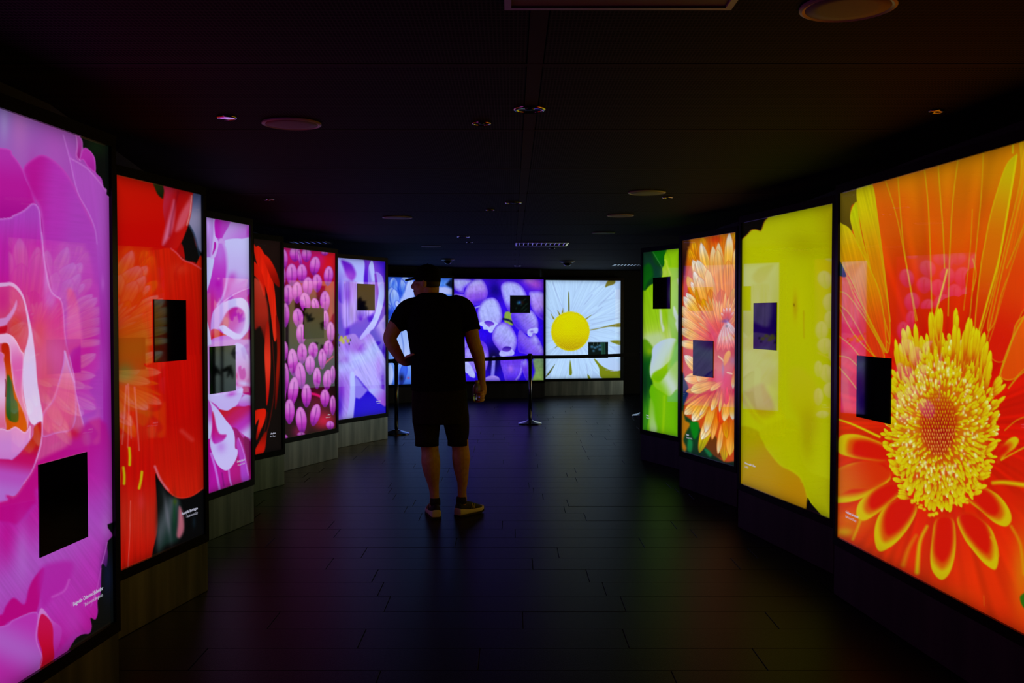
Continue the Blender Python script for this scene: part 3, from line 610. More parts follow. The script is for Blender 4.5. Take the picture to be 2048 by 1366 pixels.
def art_grape(A):
    W = (190, 176, 226)
    A.view(880, 530, 5.06)
    A.poly([(0, 0), (1200, 0), (1200, 1500), (0, 1500)], [(70, 16, 200), (48, 8, 214), (30, 6, 190)], sm=False)
    A.blob(560, 250, 80, 110, (16, 4, 110), .9); A.blob(300, 900, 200, 220, (14, 8, 60), .0); A.blob(540, 950, 110, 170, (12, 8, 44), .95); A.blob(640, 900, 60, 60, (14, 10, 50), .7)
    A.blob(650, 180, 60, 60, (90, 30, 200), .7); A.blob(420, 650, 70, 120, (40, 6, 220), .8)
    A.poly([(940, 960), (1060, 950), (1060, 1200), (930, 1200), (960, 1080)], [(120, 140, 90), (150, 170, 70)], f=3)
    A.poly([(660, 480), (720, 480), (740, 560), (735, 610), (690, 600), (650, 570)], (150, 170, 60), f=2); A.line([(640, 545), (700, 560), (745, 590)], 4, (14, 20, 60), f=1.4)
    A.blob(960, 190, 110, 70, (196, 80, 180), .8, ang=20); A.blob(900, 160, 60, 30, (196, 120, 200), .7)
    def bell(pts, ax, mouth=None, c=None, rim=None):
        A.poly(pts, c or [(200, 188, 232), (190, 170, 226), (176, 148, 222), (110, 50, 205)], ax=ax, f=1.1, rim=rim or (110, 60, 210), rw=4, ra=.75, tex=.10, seed=int(pts[0][0]))
    bell([(130, 140), (280, 140), (330, 170), (250, 230), (240, 280), (190, 270), (140, 230)], (200, 150, 240, 280))
    bell([(130, 300), (200, 290), (245, 300), (270, 370), (320, 390), (300, 430), (130, 420)], (140, 300, 240, 420), c=[(200, 170, 220), (170, 110, 214), (90, 20, 210)])
    bell([(260, 240), (300, 175), (370, 140), (430, 150), (470, 210), (485, 290), (450, 370), (400, 400), (330, 400), (280, 380), (245, 320)], (360, 150, 400, 400), c=[(200, 180, 226), (186, 140, 214), (150, 80, 206), (70, 20, 205)])
    A.blob(300, 365, 34, 12, (206, 110, 170), .8, ang=40)
    bell([(615, 230), (640, 180), (700, 165), (780, 180), (840, 230), (880, 310), (900, 400), (860, 460), (760, 490), (690, 460), (640, 350)], (700, 170, 760, 480), c=[(196, 184, 230), (186, 172, 228), (90, 30, 210)])
    bell([(900, 290), (950, 265), (1060, 300), (1100, 560), (1000, 530), (930, 440)], (930, 280, 1040, 540), c=[(190, 160, 222), (184, 130, 214), (80, 20, 206)])
    bell([(380, 480), (400, 410), (450, 350), (520, 328), (570, 345), (610, 410), (630, 500), (622, 570), (585, 620), (540, 640), (440, 620), (395, 570)], (450, 340, 540, 640), c=[(198, 188, 230), (192, 182, 230), (184, 160, 224)])
    A.poly([(400, 580), (440, 570), (500, 560), (560, 575), (590, 600), (580, 640), (545, 650), (530, 680), (500, 682), (480, 655), (440, 650), (430, 620), (405, 610)], (206, 198, 236), f=1)
    A.poly([(448, 575), (490, 562), (540, 580), (546, 606), (520, 612), (500, 626), (470, 606)], [(90, 40, 190), (150, 90, 200)], f=1.2)
    A.line([(330, 455), (360, 430), (400, 415)], 3, (170, 150, 224), f=1)
    bell([(720, 500), (780, 480), (880, 470), (930, 460), (980, 530), (995, 600), (985, 680), (930, 730), (880, 700), (800, 660), (740, 590)], (760, 640, 960, 500), c=[(60, 16, 214), (150, 110, 216), (192, 176, 226)])
    A.poly([(890, 660), (940, 640), (990, 640), (985, 690), (940, 690), (930, 725), (890, 712)], (200, 186, 230), f=1.3); A.blob(930, 672, 16, 10, (110, 60, 190), .8)
    bell([(800, 660), (900, 730), (960, 700), (1020, 790), (1050, 900), (960, 920), (860, 900), (790, 860)], (800, 880, 980, 720), c=[(70, 20, 214), (140, 90, 214), (196, 180, 228)])
    bell([(530, 690), (570, 610), (640, 578), (700, 600), (750, 670), (778, 750), (770, 830), (740, 880), (640, 900), (580, 840), (535, 770)], (580, 840, 720, 600), c=[(150, 100, 216), (176, 150, 224), (188, 172, 228), (176, 140, 220)])
    A.poly([(600, 890), (640, 850), (700, 840), (745, 870), (750, 900), (720, 920), (620, 925)], (196, 178, 230), f=1.2); A.poly([(628, 850), (660, 826), (710, 830), (720, 850), (690, 876), (640, 872)], [(60, 20, 150), (110, 60, 190)], f=1.2)
    A.poly([(330, 560), (380, 640), (440, 700), (470, 740), (430, 780), (380, 740)], (50, 10, 214), f=3)
    bell([(225, 720), (250, 740), (290, 860), (240, 880), (228, 800)], (230, 730, 270, 860))
    bell([(240, 870), (330, 760), (430, 770), (480, 830), (494, 920), (480, 1020), (440, 1090), (340, 1080), (250, 1000)], (300, 1040, 400, 780), c=[(150, 110, 220), (180, 150, 224), (110, 50, 214)])
    A.poly([(240, 960), (300, 1000), (350, 1090), (350, 1140), (300, 1130), (280, 1100), (244, 1080)], (196, 184, 230), f=1.3)
    A.poly([(240, 1080), (300, 1130), (360, 1160), (340, 1200), (240, 1200)], (56, 20, 216), f=2)
    A.line([(545, 940), (540, 1020), (530, 1130)], 7, (140, 120, 216), f=1.3); A.poly([(450, 1160), (480, 1130), (540, 1120), (590, 1135), (612, 1180), (600, 1220), (450, 1220)], [(180, 140, 220), (90, 50, 214)], f=1.2)
    bell([(620, 940), (820, 930), (840, 1020), (820, 1120), (770, 1180), (680, 1200), (640, 1100)], (720, 930, 720, 1190), c=[(110, 50, 210), (120, 70, 214), (80, 30, 216)])
    A.blob(715, 1050, 30, 40, (196, 110, 206), .6); A.line([(830, 980), (815, 1090), (770, 1160)], 2, (180, 150, 230), f=1.5)
    bell([(830, 980), (880, 960), (900, 1100), (880, 1170), (830, 1060)], (840, 970, 880, 1150), c=[(180, 160, 224), (110, 50, 200), (60, 20, 200)]); A.blob(900, 1190, 24, 20, (16, 10, 50), .0)
    A.blob(930, 1020, 20, 60, (40, 10, 150), .9); A.blob(1000, 800, 20, 20, (110, 60, 200), .7)
    A.grain(.10, 3, 3, 4)
    A.c = np.clip(A.c * (.88, .98, 1.10), 0, 255)

def art_daisy(A):
    A.view(880, 530, 5.06)
    A.poly([(1000, 100), (1900, 100), (1900, 1200), (1000, 1200)], (180, 196, 238), sm=False)
    cx, cy = 1320, 670
    W0 = (178, 194, 238); W1 = (190, 208, 246)
    P = [(-172, 620, 150), (-150, 640, 160), (-128, 640, 170), (-108, 640, 170), (-88, 640, 160), (-66, 620, 170), (-46, 640, 190), (-28, 620, 170), (-10, 620, 150), (11, 560, 130), (30, 560, 110),
         (52, 600, 110), (40, 600, 90), (70, 560, 130), (88, 580, 120), (106, 580, 130), (128, 600, 120), (150, 560, 130), (172, 540, 130)]
    for i, (a, L, w) in enumerate(P):
        r = math.radians(a)
        A.petal(cx + math.cos(r) * 60, cy + math.sin(r) * 60, cx + math.cos(r) * L, cy + math.sin(r) * L, w * 1.35, [W0, W1, W1], fat=.6, tex=.10, seed=i, rim=(160, 174, 216), rw=.9, ra=.5, blunt=.1, f=1)
    A.poly([(1700, 160), (1770, 160), (1760, 195), (1700, 215), (1670, 225)], (124, 110, 40), f=1.3)
    A.poly([(1520, 655), (1600, 640), (1740, 605), (1830, 590), (1830, 628), (1700, 628), (1530, 662)], (134, 120, 40), f=1)
    A.poly([(1720, 770), (1830, 768), (1830, 806), (1800, 806)], (130, 126, 30), f=1.2)
    A.poly([(1560, 950), (1650, 1000), (1830, 1070), (1830, 1145), (1640, 1145), (1610, 1040)], (126, 130, 20), f=1.2)
    A.petal(1560, 900, 1830, 1060, 130, [W1, (186, 196, 236)], fat=.5, blunt=.2, f=1)
    A.poly([(1165, 1005), (1110, 1100), (1070, 1130), (1120, 1060)], (80, 80, 10), f=1); A.poly([(1318, 965), (1338, 1095), (1310, 1105)], (120, 124, 24), f=1); A.poly([(1495, 1105), (1525, 1145), (1500, 1150)], (120, 124, 24), f=1)
    A.poly([(1298, 290), (1308, 290), (1312, 470), (1298, 470)], (110, 104, 40), f=.8)
    for p in ([(1150, 540), (1122, 490)], [(1210, 500), (1190, 460)], [(1460, 560), (1535, 505)], [(1240, 480), (1245, 440)], [(1210, 800), (1165, 840)]):
        A.line(p, 3, (130, 116, 30), f=1, w1=.5)
    for p in ([(1140, 180), (1200, 340), (1250, 460)], [(1540, 300), (1460, 400)], [(1080, 430), (1130, 480)], [(1640, 430), (1540, 510)], [(1800, 540), (1540, 600)], [(1760, 270), (1600, 420)], [(1480, 1000), (1500, 1100)]):
        A.line(p, 1, (150, 158, 204), f=1.4, a=.7)
    # yellow disc of tiny florets
    A.poly([(cx + math.cos(t / 24 * 2 * math.pi) * 192, cy + 2 + math.sin(t / 24 * 2 * math.pi) * 196) for t in range(24)], [(226, 208, 0), (222, 196, 0), (196, 150, 6)], f=1)
    ga = math.pi * (3 - math.sqrt(5)); n = 620
    for k in range(n, 0, -1):
        rr = math.sqrt(k / n); x = cx + math.cos(k * ga) * rr * 190; y = cy + math.sin(k * ga) * rr * 194
        sh = max(0, (y - cy) / 194 * rr)
        A.blob(x, y + 4, 4.6, 4.6, (190 - 50 * sh, 150 - 56 * sh, 4), .45 + .4 * sh); A.blob(x, y - 1, 4.6, 4.6, (236, 222 - 10 * sh, 10 + 20 * sh), .9)
    for k in range(80):
        t = k / 80 * 2 * math.pi; x = cx + math.cos(t) * 190; y = cy + math.sin(t) * 195
        A.petal(x - math.cos(t) * 14, y - math.sin(t) * 14, x + math.cos(t) * 9, y + math.sin(t) * 9, 11, [(212, 180, 4), (222, 206, 20)], f=.6)
    A.blob(1300, 620, 80, 70, (226, 214, 0), .5)
    A.c = np.clip(A.c * (.95, 1.03, 1.03), 0, 255)

def art_green(A):
    A.view(1270, 450, 5.462)
    A.poly([(0, 0), (600, 0), (600, 3000), (0, 3000)], [(120, 180, 10), (140, 190, 6), (100, 180, 4)], sm=False)
    A.poly([(60, 200), (350, 240), (345, 290), (320, 340), (320, 430), (296, 480), (300, 560), (240, 600), (200, 640), (150, 680), (100, 740), (60, 800)], (8, 60, 20), f=2)
    A.poly([(180, 250), (350, 240), (345, 290), (318, 340), (318, 410), (300, 440), (240, 380), (200, 310)], [(10, 110, 10), (8, 90, 14)], f=3)
    A.poly([(80, 280), (170, 300), (220, 420), (300, 480), (290, 560), (210, 600), (190, 460), (140, 420), (90, 440)], [(14, 44, 30), (10, 56, 40)], f=4)
    A.poly([(80, 500), (150, 420), (190, 480), (195, 560), (140, 620), (110, 700), (80, 760)], [(8, 80, 14), (10, 100, 10)], f=4)
    A.line([(200, 300), (260, 400), (300, 470)], 1, (60, 130, 60), f=1.4)
    A.poly([(345, 290), (355, 250), (500, 220), (500, 1100), (300, 1000), (240, 900), (200, 800), (296, 560), (300, 480), (322, 430), (322, 340)], [(130, 190, 6), (150, 196, 20), (140, 190, 30)], f=1.2)
    A.line([(330, 380), (345, 400), (350, 440), (390, 540)], 2, (186, 206, 60), f=2); A.blob(330, 520, 40, 60, (176, 196, 90), .7); A.line([(345, 300), (375, 360), (385, 440)], 2, (120, 180, 10), f=3)
    A.poly([(80, 780), (120, 710), (180, 650), (240, 660), (300, 800), (380, 1100), (380, 1366), (80, 1366)], [(130, 186, 6), (140, 190, 20), (176, 200, 90)], ax=(130, 680, 240, 1300), f=2, tex=.1)
    A.poly([(272, 900), (290, 940), (300, 1060), (320, 1120), (320, 1150), (300, 1160), (280, 1080), (270, 980)], (190, 204, 190), f=3)
    A.poly([(415, 900), (435, 890), (470, 980), (500, 1000), (500, 1180), (470, 1170), (440, 1080), (445, 1040), (420, 980)], (190, 210, 190), f=2.5); A.poly([(460, 580), (480, 600), (482, 660), (468, 640)], (180, 196, 150), f=2)
    A.blob(270, 800, 40, 120, (150, 196, 10), .8); A.poly([(80, 1366), (100, 1220), (200, 1180), (300, 1190), (330, 1366)], (176, 200, 150), f=9, a=.8)
    A.view(1270, 690, 5.057)
    A.poly([(60, 0), (180, 20), (170, 140), (150, 220), (160, 320), (180, 390), (150, 460), (160, 560), (140, 700), (150, 900), (60, 900)], [(90, 150, 10), (10, 80, 20), (12, 70, 20), (40, 120, 16), (50, 130, 20)], ax=(100, 0, 100, 800), f=3)
    A.blob(100, 400, 26, 200, (8, 46, 24), .8); A.blob(150, 60, 40, 40, (130, 170, 10), .8); A.blob(110, 680, 30, 70, (60, 140, 20), .7)
    A.poly([(185, 20), (300, -60), (420, -60), (400, 60), (350, 160), (260, 240), (200, 300), (165, 330), (150, 280), (155, 200), (170, 120)], [(176, 196, 226), (184, 206, 200), (176, 204, 100)], ax=(180, 60, 380, 160), f=2)
    A.poly([(165, 320), (200, 270), (270, 240), (350, 240), (300, 330), (240, 370), (190, 350)], [(130, 184, 6), (110, 176, 4)], f=3)
    A.poly([(420, -50), (500, -50), (500, 900), (440, 900), (430, 500), (360, 200)], [(110, 184, 6), (120, 186, 10), (110, 180, 10)], f=5)
    A.poly([(185, 370), (240, 380), (300, 320), (360, 230), (430, 160), (445, 250), (440, 400), (400, 490), (340, 515), (270, 470), (210, 430)], [(130, 190, 30), (184, 206, 180), (150, 196, 60)], ax=(240, 420, 440, 300), f=3)
    A.poly([(150, 460), (170, 400), (220, 440), (280, 480), (350, 520), (440, 470), (460, 940), (140, 900), (150, 700), (160, 560)], [(96, 174, 6), (110, 178, 8), (100, 176, 6)], ax=(150, 600, 440, 600), f=2)
    A.poly([(150, 560), (185, 600), (200, 740), (220, 850), (200, 900), (150, 880)], [(120, 180, 40), (160, 196, 130)], f=4); A.line([(295, 520), (290, 700), (280, 880)], 3, (146, 196, 10), f=3)

def art_dahlia(A):
    A.c[:] = (196, 70, 20)
    A.view(1270, 450, 5.462)
    A.poly([(400, 0), (1300, 0), (1300, 1500), (400, 1500)], [(200, 120, 10), (200, 70, 10), (190, 60, 20)], sm=False)
    A.poly([(480, 150), (600, 180), (560, 400), (540, 600), (500, 700), (480, 700)], [(70, 34, 10), (40, 14, 14), (170, 30, 10)], f=4)
    rs = np.random.RandomState(5)
    O = [(200, 50, 10), (222, 120, 14), (228, 160, 60), (222, 200, 160)]; O2 = [(196, 40, 14), (220, 110, 20), (226, 170, 60), (216, 210, 200)]; O3 = [(204, 60, 14), (214, 110, 10), (206, 150, 10)]
    for i, p in enumerate([(700, 600, 640, 180, 130), (820, 500, 730, 130, 150), (760, 700, 590, 260, 120), (900, 500, 940, 80, 170), (1000, 400, 1100, 80, 160), (860, 400, 840, 60, 130)]):
        A.petal(*p, [(200, 40, 8), (206, 100, 10), (206, 150, 10)], tex=.4, seed=i, f=4, rim=(190, 110, 10), rw=2)
    A.blob(880, 150, 100, 60, (204, 40, 8), .8)
    T = [(860, 900, 630, 380, 120, O2), (870, 900, 720, 190, 110, O2), (800, 1000, 570, 560, 120, O3), (860, 1000, 610, 620, 100, O2), (900, 950, 850, 230, 110, O), (960, 900, 910, 190, 100, O), (1010, 900, 1030, 80, 110, O2),
         (1090, 900, 1100, 240, 90, O), (880, 1000, 680, 380, 160, O2), (860, 1100, 640, 500, 110, O2), (960, 1000, 900, 260, 120, [(214, 90, 20), (222, 130, 20), (224, 150, 60), (226, 190, 120)]), (1040, 1000, 1020, 380, 130, [(216, 100, 20), (220, 130, 20), (222, 150, 60)]),
         (850, 1150, 560, 740, 110, O2), (860, 1180, 660, 700, 90, O3), (840, 1200, 530, 780, 120, O2), (840, 1230, 480, 880, 120, O), (840, 1260, 470, 1010, 110, O2), (860, 1100, 700, 560, 130, O), (900, 1100, 790, 480, 120, [(214, 80, 20), (220, 140, 40), (228, 190, 120)]),
         (860, 1280, 560, 1170, 110, [(206, 60, 10), (216, 90, 10), (222, 150, 60)]), (850, 1320, 480, 1130, 110, O2), (850, 1366, 480, 1280, 100, O2), (870, 1250, 740, 800, 110, O3), (900, 1200, 820, 700, 110, [(214, 60, 40), (216, 110, 60), (220, 130, 40)]), (980, 1200, 940, 700, 140, [(214, 80, 60), (216, 110, 30), (214, 110, 10)]), (1060, 1200, 1080, 680, 120, O3)]
    for i, t in enumerate(T):
        A.petal(*t[:5], t[5], tex=.3, seed=i + 9, f=1.2, rim=(190, 70, 10), rw=1.2, ra=.5, fat=.68, blunt=.5)
    for i in range(26):
        a = -155 + i * 6.5; r = math.radians(a); L = 260 + 120 * rs.rand()
        A.petal(950, 1240, 950 + math.cos(r) * L, 1240 + math.sin(r) * L * 1.5, 46, [(206, 50, 60), (216, 90, 30), (224, 150, 60), (224, 190, 120)], tex=.4, seed=i, f=1.2, rim=(200, 60, 20), rw=1, ra=.5, fat=.6, a=.85)
    A.blob(850, 1180, 40, 200, (214, 70, 90), .7, ang=-25)
    for i, (x, y) in enumerate([(965, 900), (1000, 890), (1045, 890), (1080, 940), (940, 950)]):
        A.petal(1000, 1060, x, y, 40, [(120, 60, 110), (206, 80, 50), (226, 206, 200)], f=1, rim=(206, 70, 30), rw=1)
    for i, (x, y) in enumerate([(900, 1366), (960, 1366), (1020, 1366), (1080, 1340), (1120, 1240)]):
        A.petal(1000, 1040, x, y, 80, [(210, 206, 220), (216, 180, 176), (216, 90, 60)], f=1.6, tex=.3, rim=(210, 100, 80), rw=1.4)
    A.blob(985, 1045, 50, 20, (110, 60, 120), .9); A.blob(1000, 1100, 14, 14, (90, 110, 110), .8)
    A.view(1270, 690, 5.057)
    A.blob(900, 250, 200, 160, (206, 120, 130), .6); A.blob(880, 400, 150, 110, (214, 60, 90), .7)
    A.poly([(460, 330), (520, 380), (540, 480), (500, 600), (500, 700), (600, 780), (700, 900), (760, 1050), (900, 1180), (1040, 1180), (1040, 1300), (460, 1300)], [(12, 26, 24), (16, 60, 30), (14, 30, 20)], f=3)
    for p, c in ((((470, 700), (490, 680), (510, 760), (560, 800), (520, 870), (490, 960), (520, 1040), (500, 1080), (470, 1000)), (176, 110, 14)), (((560, 780), (640, 780), (640, 900), (600, 950), (570, 880)), (10, 120, 20)), (((540, 950), (580, 980), (570, 1080), (530, 1060)), (20, 120, 60)), (((650, 900), (760, 860), (860, 1000), (900, 1140), (800, 1120), (700, 1020)), (100, 50, 10)), (((700, 1050), (740, 1060), (780, 1110), (750, 1130)), (20, 110, 60))):
        A.poly(p, c, f=3)
    B = [(800, 400, 500, 100, 120, O2), (800, 330, 500, 340, 120, O), (760, 300, 620, 340, 140, [(206, 90, 20), (220, 150, 60), (226, 190, 120)]), (830, 400, 515, 470, 80, O3), (700, 440, 500, 600, 40, O3), (820, 380, 560, 460, 120, [(216, 120, 30), (224, 160, 60), (226, 200, 120)]),
         (780, 480, 500, 700, 120, O), (800, 470, 580, 770, 130, O2), (860, 460, 650, 1090, 110, [(200, 70, 10), (204, 120, 10), (206, 180, 10), (150, 150, 14)]), (900, 500, 670, 960, 120, [(206, 60, 10), (222, 120, 20), (220, 160, 60), (226, 220, 190)]),
         (950, 480, 900, 1180, 130, [(206, 30, 14), (214, 70, 14), (206, 110, 10), (190, 160, 20)]), (1000, 600, 960, 1120, 110, [(206, 40, 14), (220, 120, 20), (222, 170, 60)]), (1050, 600, 1040, 1100, 90, O3), (900, 700, 840, 1105, 60, [(212, 60, 10), (224, 150, 60), (226, 210, 160)]),
         (860, 500, 780, 960, 70, [(204, 60, 10), (216, 110, 10), (222, 170, 90)]), (880, 600, 930, 950, 70, O3), (820, 440, 650, 720, 60, O2), (830, 450, 710, 890, 90, O2), (880, 500, 870, 800, 90, [(214, 50, 14), (220, 60, 20), (204, 60, 10)]), (860, 420, 775, 665, 70, O2), (880, 440, 855, 680, 40, O2),
         (960, 450, 900, 770, 90, O), (1000, 450, 990, 755, 90, O2), (930, 420, 920, 600, 60, [(216, 60, 70), (214, 50, 14)]), (900, 350, 760, 460, 60, [(214, 60, 90), (224, 150, 60), (226, 190, 110)]), (1010, 200, 990, 440, 50, O2)]
    for i, t in enumerate(B):
        A.petal(*t[:5], t[5], tex=.3, seed=i + 40, f=1.1, rim=(186, 70, 10), rw=1.3, ra=.6, fat=.66, blunt=.5)
    A.blob(890, 330, 90, 70, (216, 60, 90), .6); A.blob(560, 60, 80, 26, (206, 60, 10), .8)
    A.line([(845, 110), (880, 140), (910, 180)], 2.4, (226, 200, 150), f=1.4); A.line([(935, 275), (980, 285)], 2.4, (230, 210, 170), f=1.4); A.petal(900, 200, 955, 50, 60, [(220, 130, 30), (222, 160, 50)], f=1.4)
    A.blob(890, 240, 14, 80, (150, 110, 150), .7); A.blob(990, 150, 40, 50, (150, 100, 140), .6)

def art_yellow(A):
    Y = (186, 190, 0)
    A.view(1460, 390, 4.139)
    A.poly([(0, 0), (1000, 0), (1000, 3000), (0, 3000)], [(186, 190, 4), (182, 184, 0), (168, 158, 0)], ax=(400, 300, 870, 200), sm=False)
    A.blob(600, 420, 200, 120, (160, 152, 0), .6); A.blob(300, 500, 200, 160, (190, 194, 0), .7)
    A.poly([(0, 100), (330, 120), (318, 180), (285, 220), (262, 280), (250, 296), (215, 286), (175, 292), (140, 330), (95, 372), (78, 420), (0, 460)], (8, 6, 2), f=1.2)
    A.line([(320, 178), (285, 222), (264, 280), (250, 296), (212, 286), (178, 292), (138, 332), (96, 372), (80, 410)], 1.0, (150, 40, 10), f=1.2, a=.8)
    A.blob(560, 900, 90, 260, (196, 196, 0), .6); A.blob(540, 920, 22, 120, (170, 110, 10), .4); A.blob(530, 910, 6, 12, (90, 50, 0), .8); A.line([(610, 960), (612, 1180)], 1.2, (170, 120, 10), f=2, a=.6)
    A.poly([(80, 900), (180, 1000), (260, 1200), (400, 1500), (80, 1700)], [(178, 176, 30), (186, 180, 60)], f=14, a=.5)
    A.view(1460, 720, 4.018)
    A.poly([(60, 300), (130, 250), (250, 190), (300, 250), (360, 330), (430, 480), (280, 520), (200, 470), (140, 380)], [(182, 160, 4), (180, 150, 10), (186, 180, 0)], ax=(200, 260, 330, 500), f=6, a=.8)
    A.poly([(110, 270), (180, 420), (250, 500), (300, 525), (400, 505), (438, 485), (410, 400), (370, 300), (400, 260), (300, 200), (340, 330), (360, 440), (280, 470), (220, 430)], (192, 196, 0), f=6, a=.8)
    A.poly([(480, 100), (560, 60), (640, 120), (700, 200), (720, 340), (640, 450), (560, 460), (490, 360)], [(190, 180, 20), (186, 176, 0)], f=10, a=.6)
    A.poly([(60, 560), (240, 580), (290, 700), (400, 840), (560, 940), (620, 1120), (620, 1200), (60, 1000)], [(172, 160, 0), (186, 140, 6), (190, 130, 6)], ax=(100, 600, 560, 1100), f=3, a=.95)
    A.poly([(240, 570), (420, 480), (520, 500), (560, 600), (560, 760), (640, 900), (840, 1000), (840, 1300), (720, 1230), (640, 1120), (590, 1000), (560, 940), (480, 880), (400, 835), (330, 750), (280, 680)], [(186, 186, 0), (184, 186, 0), (172, 172, 0)], ax=(300, 620, 760, 1200), f=2.4)
    A.blob(620, 640, 70, 200, (168, 156, 0), .7); A.blob(640, 500, 90, 120, (170, 150, 6), .5); A.blob(520, 600, 26, 140, (186, 184, 0), .5)
    A.line([(280, 690), (400, 838), (480, 880), (560, 940), (575, 980)], 1.4, (196, 190, 10), f=3, a=.7)
    A.poly([(624, 1108), (650, 1150), (716, 1226), (760, 1290), (600, 1300), (612, 1180)], (6, 6, 4), f=1)
    A.poly([(60, 940), (84, 950), (84, 985), (60, 990)], (6, 6, 4), f=1, sm=False)
    A.c = A.c * (.92, .93, .9)

def art_gerbera(A):
    A.view(1660, 280, 2.732)
    # radial orange to red ground
    cx, cy = 1880., 850.
    dx = A.X - cx; dy = A.Y - cy
    up = np.clip((700 - A.Y) / 380, 0, 1)
    t = np.clip(np.hypot(dx * .8, dy) / 480, 0, 1)
    A.c[:] = ramp(np.clip(up * .95 + .08 * vnoise(A.X / 30, A.Y / 60, 3), 0, 1), [(206, 18, 6), (206, 40, 4), (206, 84, 4), (200, 118, 4)])
    low = np.clip((A.Y - 880) / 260, 0, 1)[..., None]
    A.c[:] = A.c * (1 - low) + np.array((216, 44, 8.)) * low
    side = np.clip((cx - 60 - A.X) / 160, 0, 1)[..., None] * .6
    A.c[:] = A.c * (1 - side) + np.array((214, 70, 14.)) * side
    ang = np.arctan2(dy, dx); n = vnoise(ang * 26 + 40, np.hypot(dx, dy) / 160 + 5, 8) - .5
    A.c *= (1 + .16 * n)[..., None]
    YL = (206, 176, 10)
    # dark gap at the corner
    A.poly([(40, 260), (150, 255), (152, 330), (118, 360), (112, 420), (118, 500), (40, 470)], [(104, 84, 16), (84, 66, 10)], f=2)
    P = [(1, [(148, 256), (226, 236), (262, 420), (330, 1000), (300, 1150), (215, 690), (160, 420)], [(196, 180, 6), (206, 120, 6), (208, 60, 6)]),
         (2, [(132, 350), (150, 350), (170, 500), (215, 680), (330, 1100), (250, 1000), (190, 700), (118, 470), (112, 400)], [(180, 190, 4), (204, 130, 6), (208, 60, 6)]),
         (3, [(40, 458), (70, 460), (112, 490), (165, 590), (215, 690), (280, 860), (310, 1150), (240, 1040), (140, 820), (90, 720), (40, 640)], [(196, 190, 6), (206, 130, 6), (210, 60, 10)]),
         (4, [(40, 720), (90, 745), (140, 860), (210, 980), (300, 1180), (240, 1180), (110, 960), (40, 880)], [(214, 110, 10), (212, 90, 14), (208, 50, 14)])]
    for s, p, c in P: A.poly(p, c, ax=(100, 350, 280, 1100), f=1.2, rim=(196, 180, 8), rw=2.2, ra=.7, tex=.12, seed=s)
    A.poly([(40, 640), (90, 742), (40, 730)], (36, 56, 84), f=1)
    A.poly([(1015, 80), (960, 140), (905, 300), (870, 430), (845, 560), (820, 700), (790, 1000), (800, 1120), (900, 800), (950, 520), (1000, 240), (1022, 90)], [(190, 170, 8), (208, 100, 6), (206, 30, 6)], ax=(1000, 100, 800, 1100), f=1.4, rim=(200, 180, 10), rw=2)
    A.poly([(1060, -100), (1040, 200), (960, 560), (860, 1000), (900, 1000), (1000, 700), (1400, 100), (1400, -100)], [(206, 150, 8), (214, 90, 8), (216, 56, 8)], ax=(1080, 50, 900, 950), f=1.4, rim=(202, 160, 10), rw=2, tex=.1)
    A.poly([(1400, 0), (1100, 420), (1000, 660), (900, 1000), (860, 1160), (960, 1200), (1080, 900), (1400, 700)], [(214, 90, 8), (216, 60, 8), (208, 26, 8)], ax=(1100, 450, 900, 1100), f=1.4, rim=(204, 140, 10), rw=1.6)
    A.poly([(1400, 860), (1060, 960), (990, 1090), (930, 1280), (1000, 1310), (1100, 1230), (1400, 1100)], [(218, 90, 10), (216, 70, 8)], f=1.4, rim=(206, 160, 10), rw=1.8)
    for p, w in (([(226, 240), (244, 420), (272, 580), (330, 990)], 1.6), ([(300, 214), (345, 350), (378, 480), (425, 730), (468, 990)], 1.6), ([(370, 190), (384, 380), (404, 590), (446, 830), (476, 985)], 2.0), ([(515, 150), (536, 350), (548, 620), (557, 950)], 2.2),
                 ([(590, 130), (605, 330), (618, 500), (626, 700)], 2.2), ([(702, 90), (672, 320), (655, 600), (645, 960)], 2.2), ([(778, 380), (766, 600), (730, 930)], 1.2), ([(838, 50), (826, 300), (800, 580), (764, 970)], 1.8),
                 ([(1020, 84), (985, 300), (930, 620), (860, 880), (792, 1120)], 3.4), ([(1080, 180), (1020, 400), (950, 680), (900, 900), (846, 1150)], 1.8), ([(1120, 300), (1040, 520), (965, 700)], 1.6), ([(780, 650), (798, 730), (780, 820)], 2.0),
                 ([(640, 710), (620, 790), (590, 900), (566, 990)], 3.6), ([(45, 600), (100, 755), (190, 930), (310, 1160)], 2.0), ([(45, 828), (100, 850), (200, 990), (300, 1160)], 2.0), ([(45, 900), (130, 1060), (240, 1180)], 2.0),
                 ([(45, 1068), (110, 1120), (160, 1180)], 2.0), ([(45, 1180), (100, 1190), (150, 1235)], 2.0), ([(45, 1236), (100, 1300), (150, 1366)], 2.2), ([(1100, 900), (1010, 1060), (965, 1180), (925, 1290)], 2.6), ([(1100, 1240), (1030, 1290), (975, 1356)], 2.6), ([(1000, -20), (998, 70)], 3.2)):
        A.line(p, w, (196, 158, 10) if w < 3 else (206, 190, 10), f=1.2, a=.9)
    # lower short petals with yellow rims
    A.view(1660, 760, 2.732)
    def up_(pts, rim=(206, 186, 8), rw=5, tip=None):
        q = np.array(pts, float); base = np.array((590., 480.)); c0 = q.mean(0)
        far = q[np.argmax(((q - base) ** 2).sum(1))]; d = (c0 - far) / (np.hypot(*(c0 - far)) + 1e-6)
        A.poly(pts, (204, 176, 10), f=2.2)
        A.poly([tuple(c0 + (p - c0) * .84 + d * 34) for p in q], (208, 80, 8), f=7)
        A.poly([tuple(c0 + (p - c0) * .74 + d * 56) for p in q], (206, 22, 8), f=6)
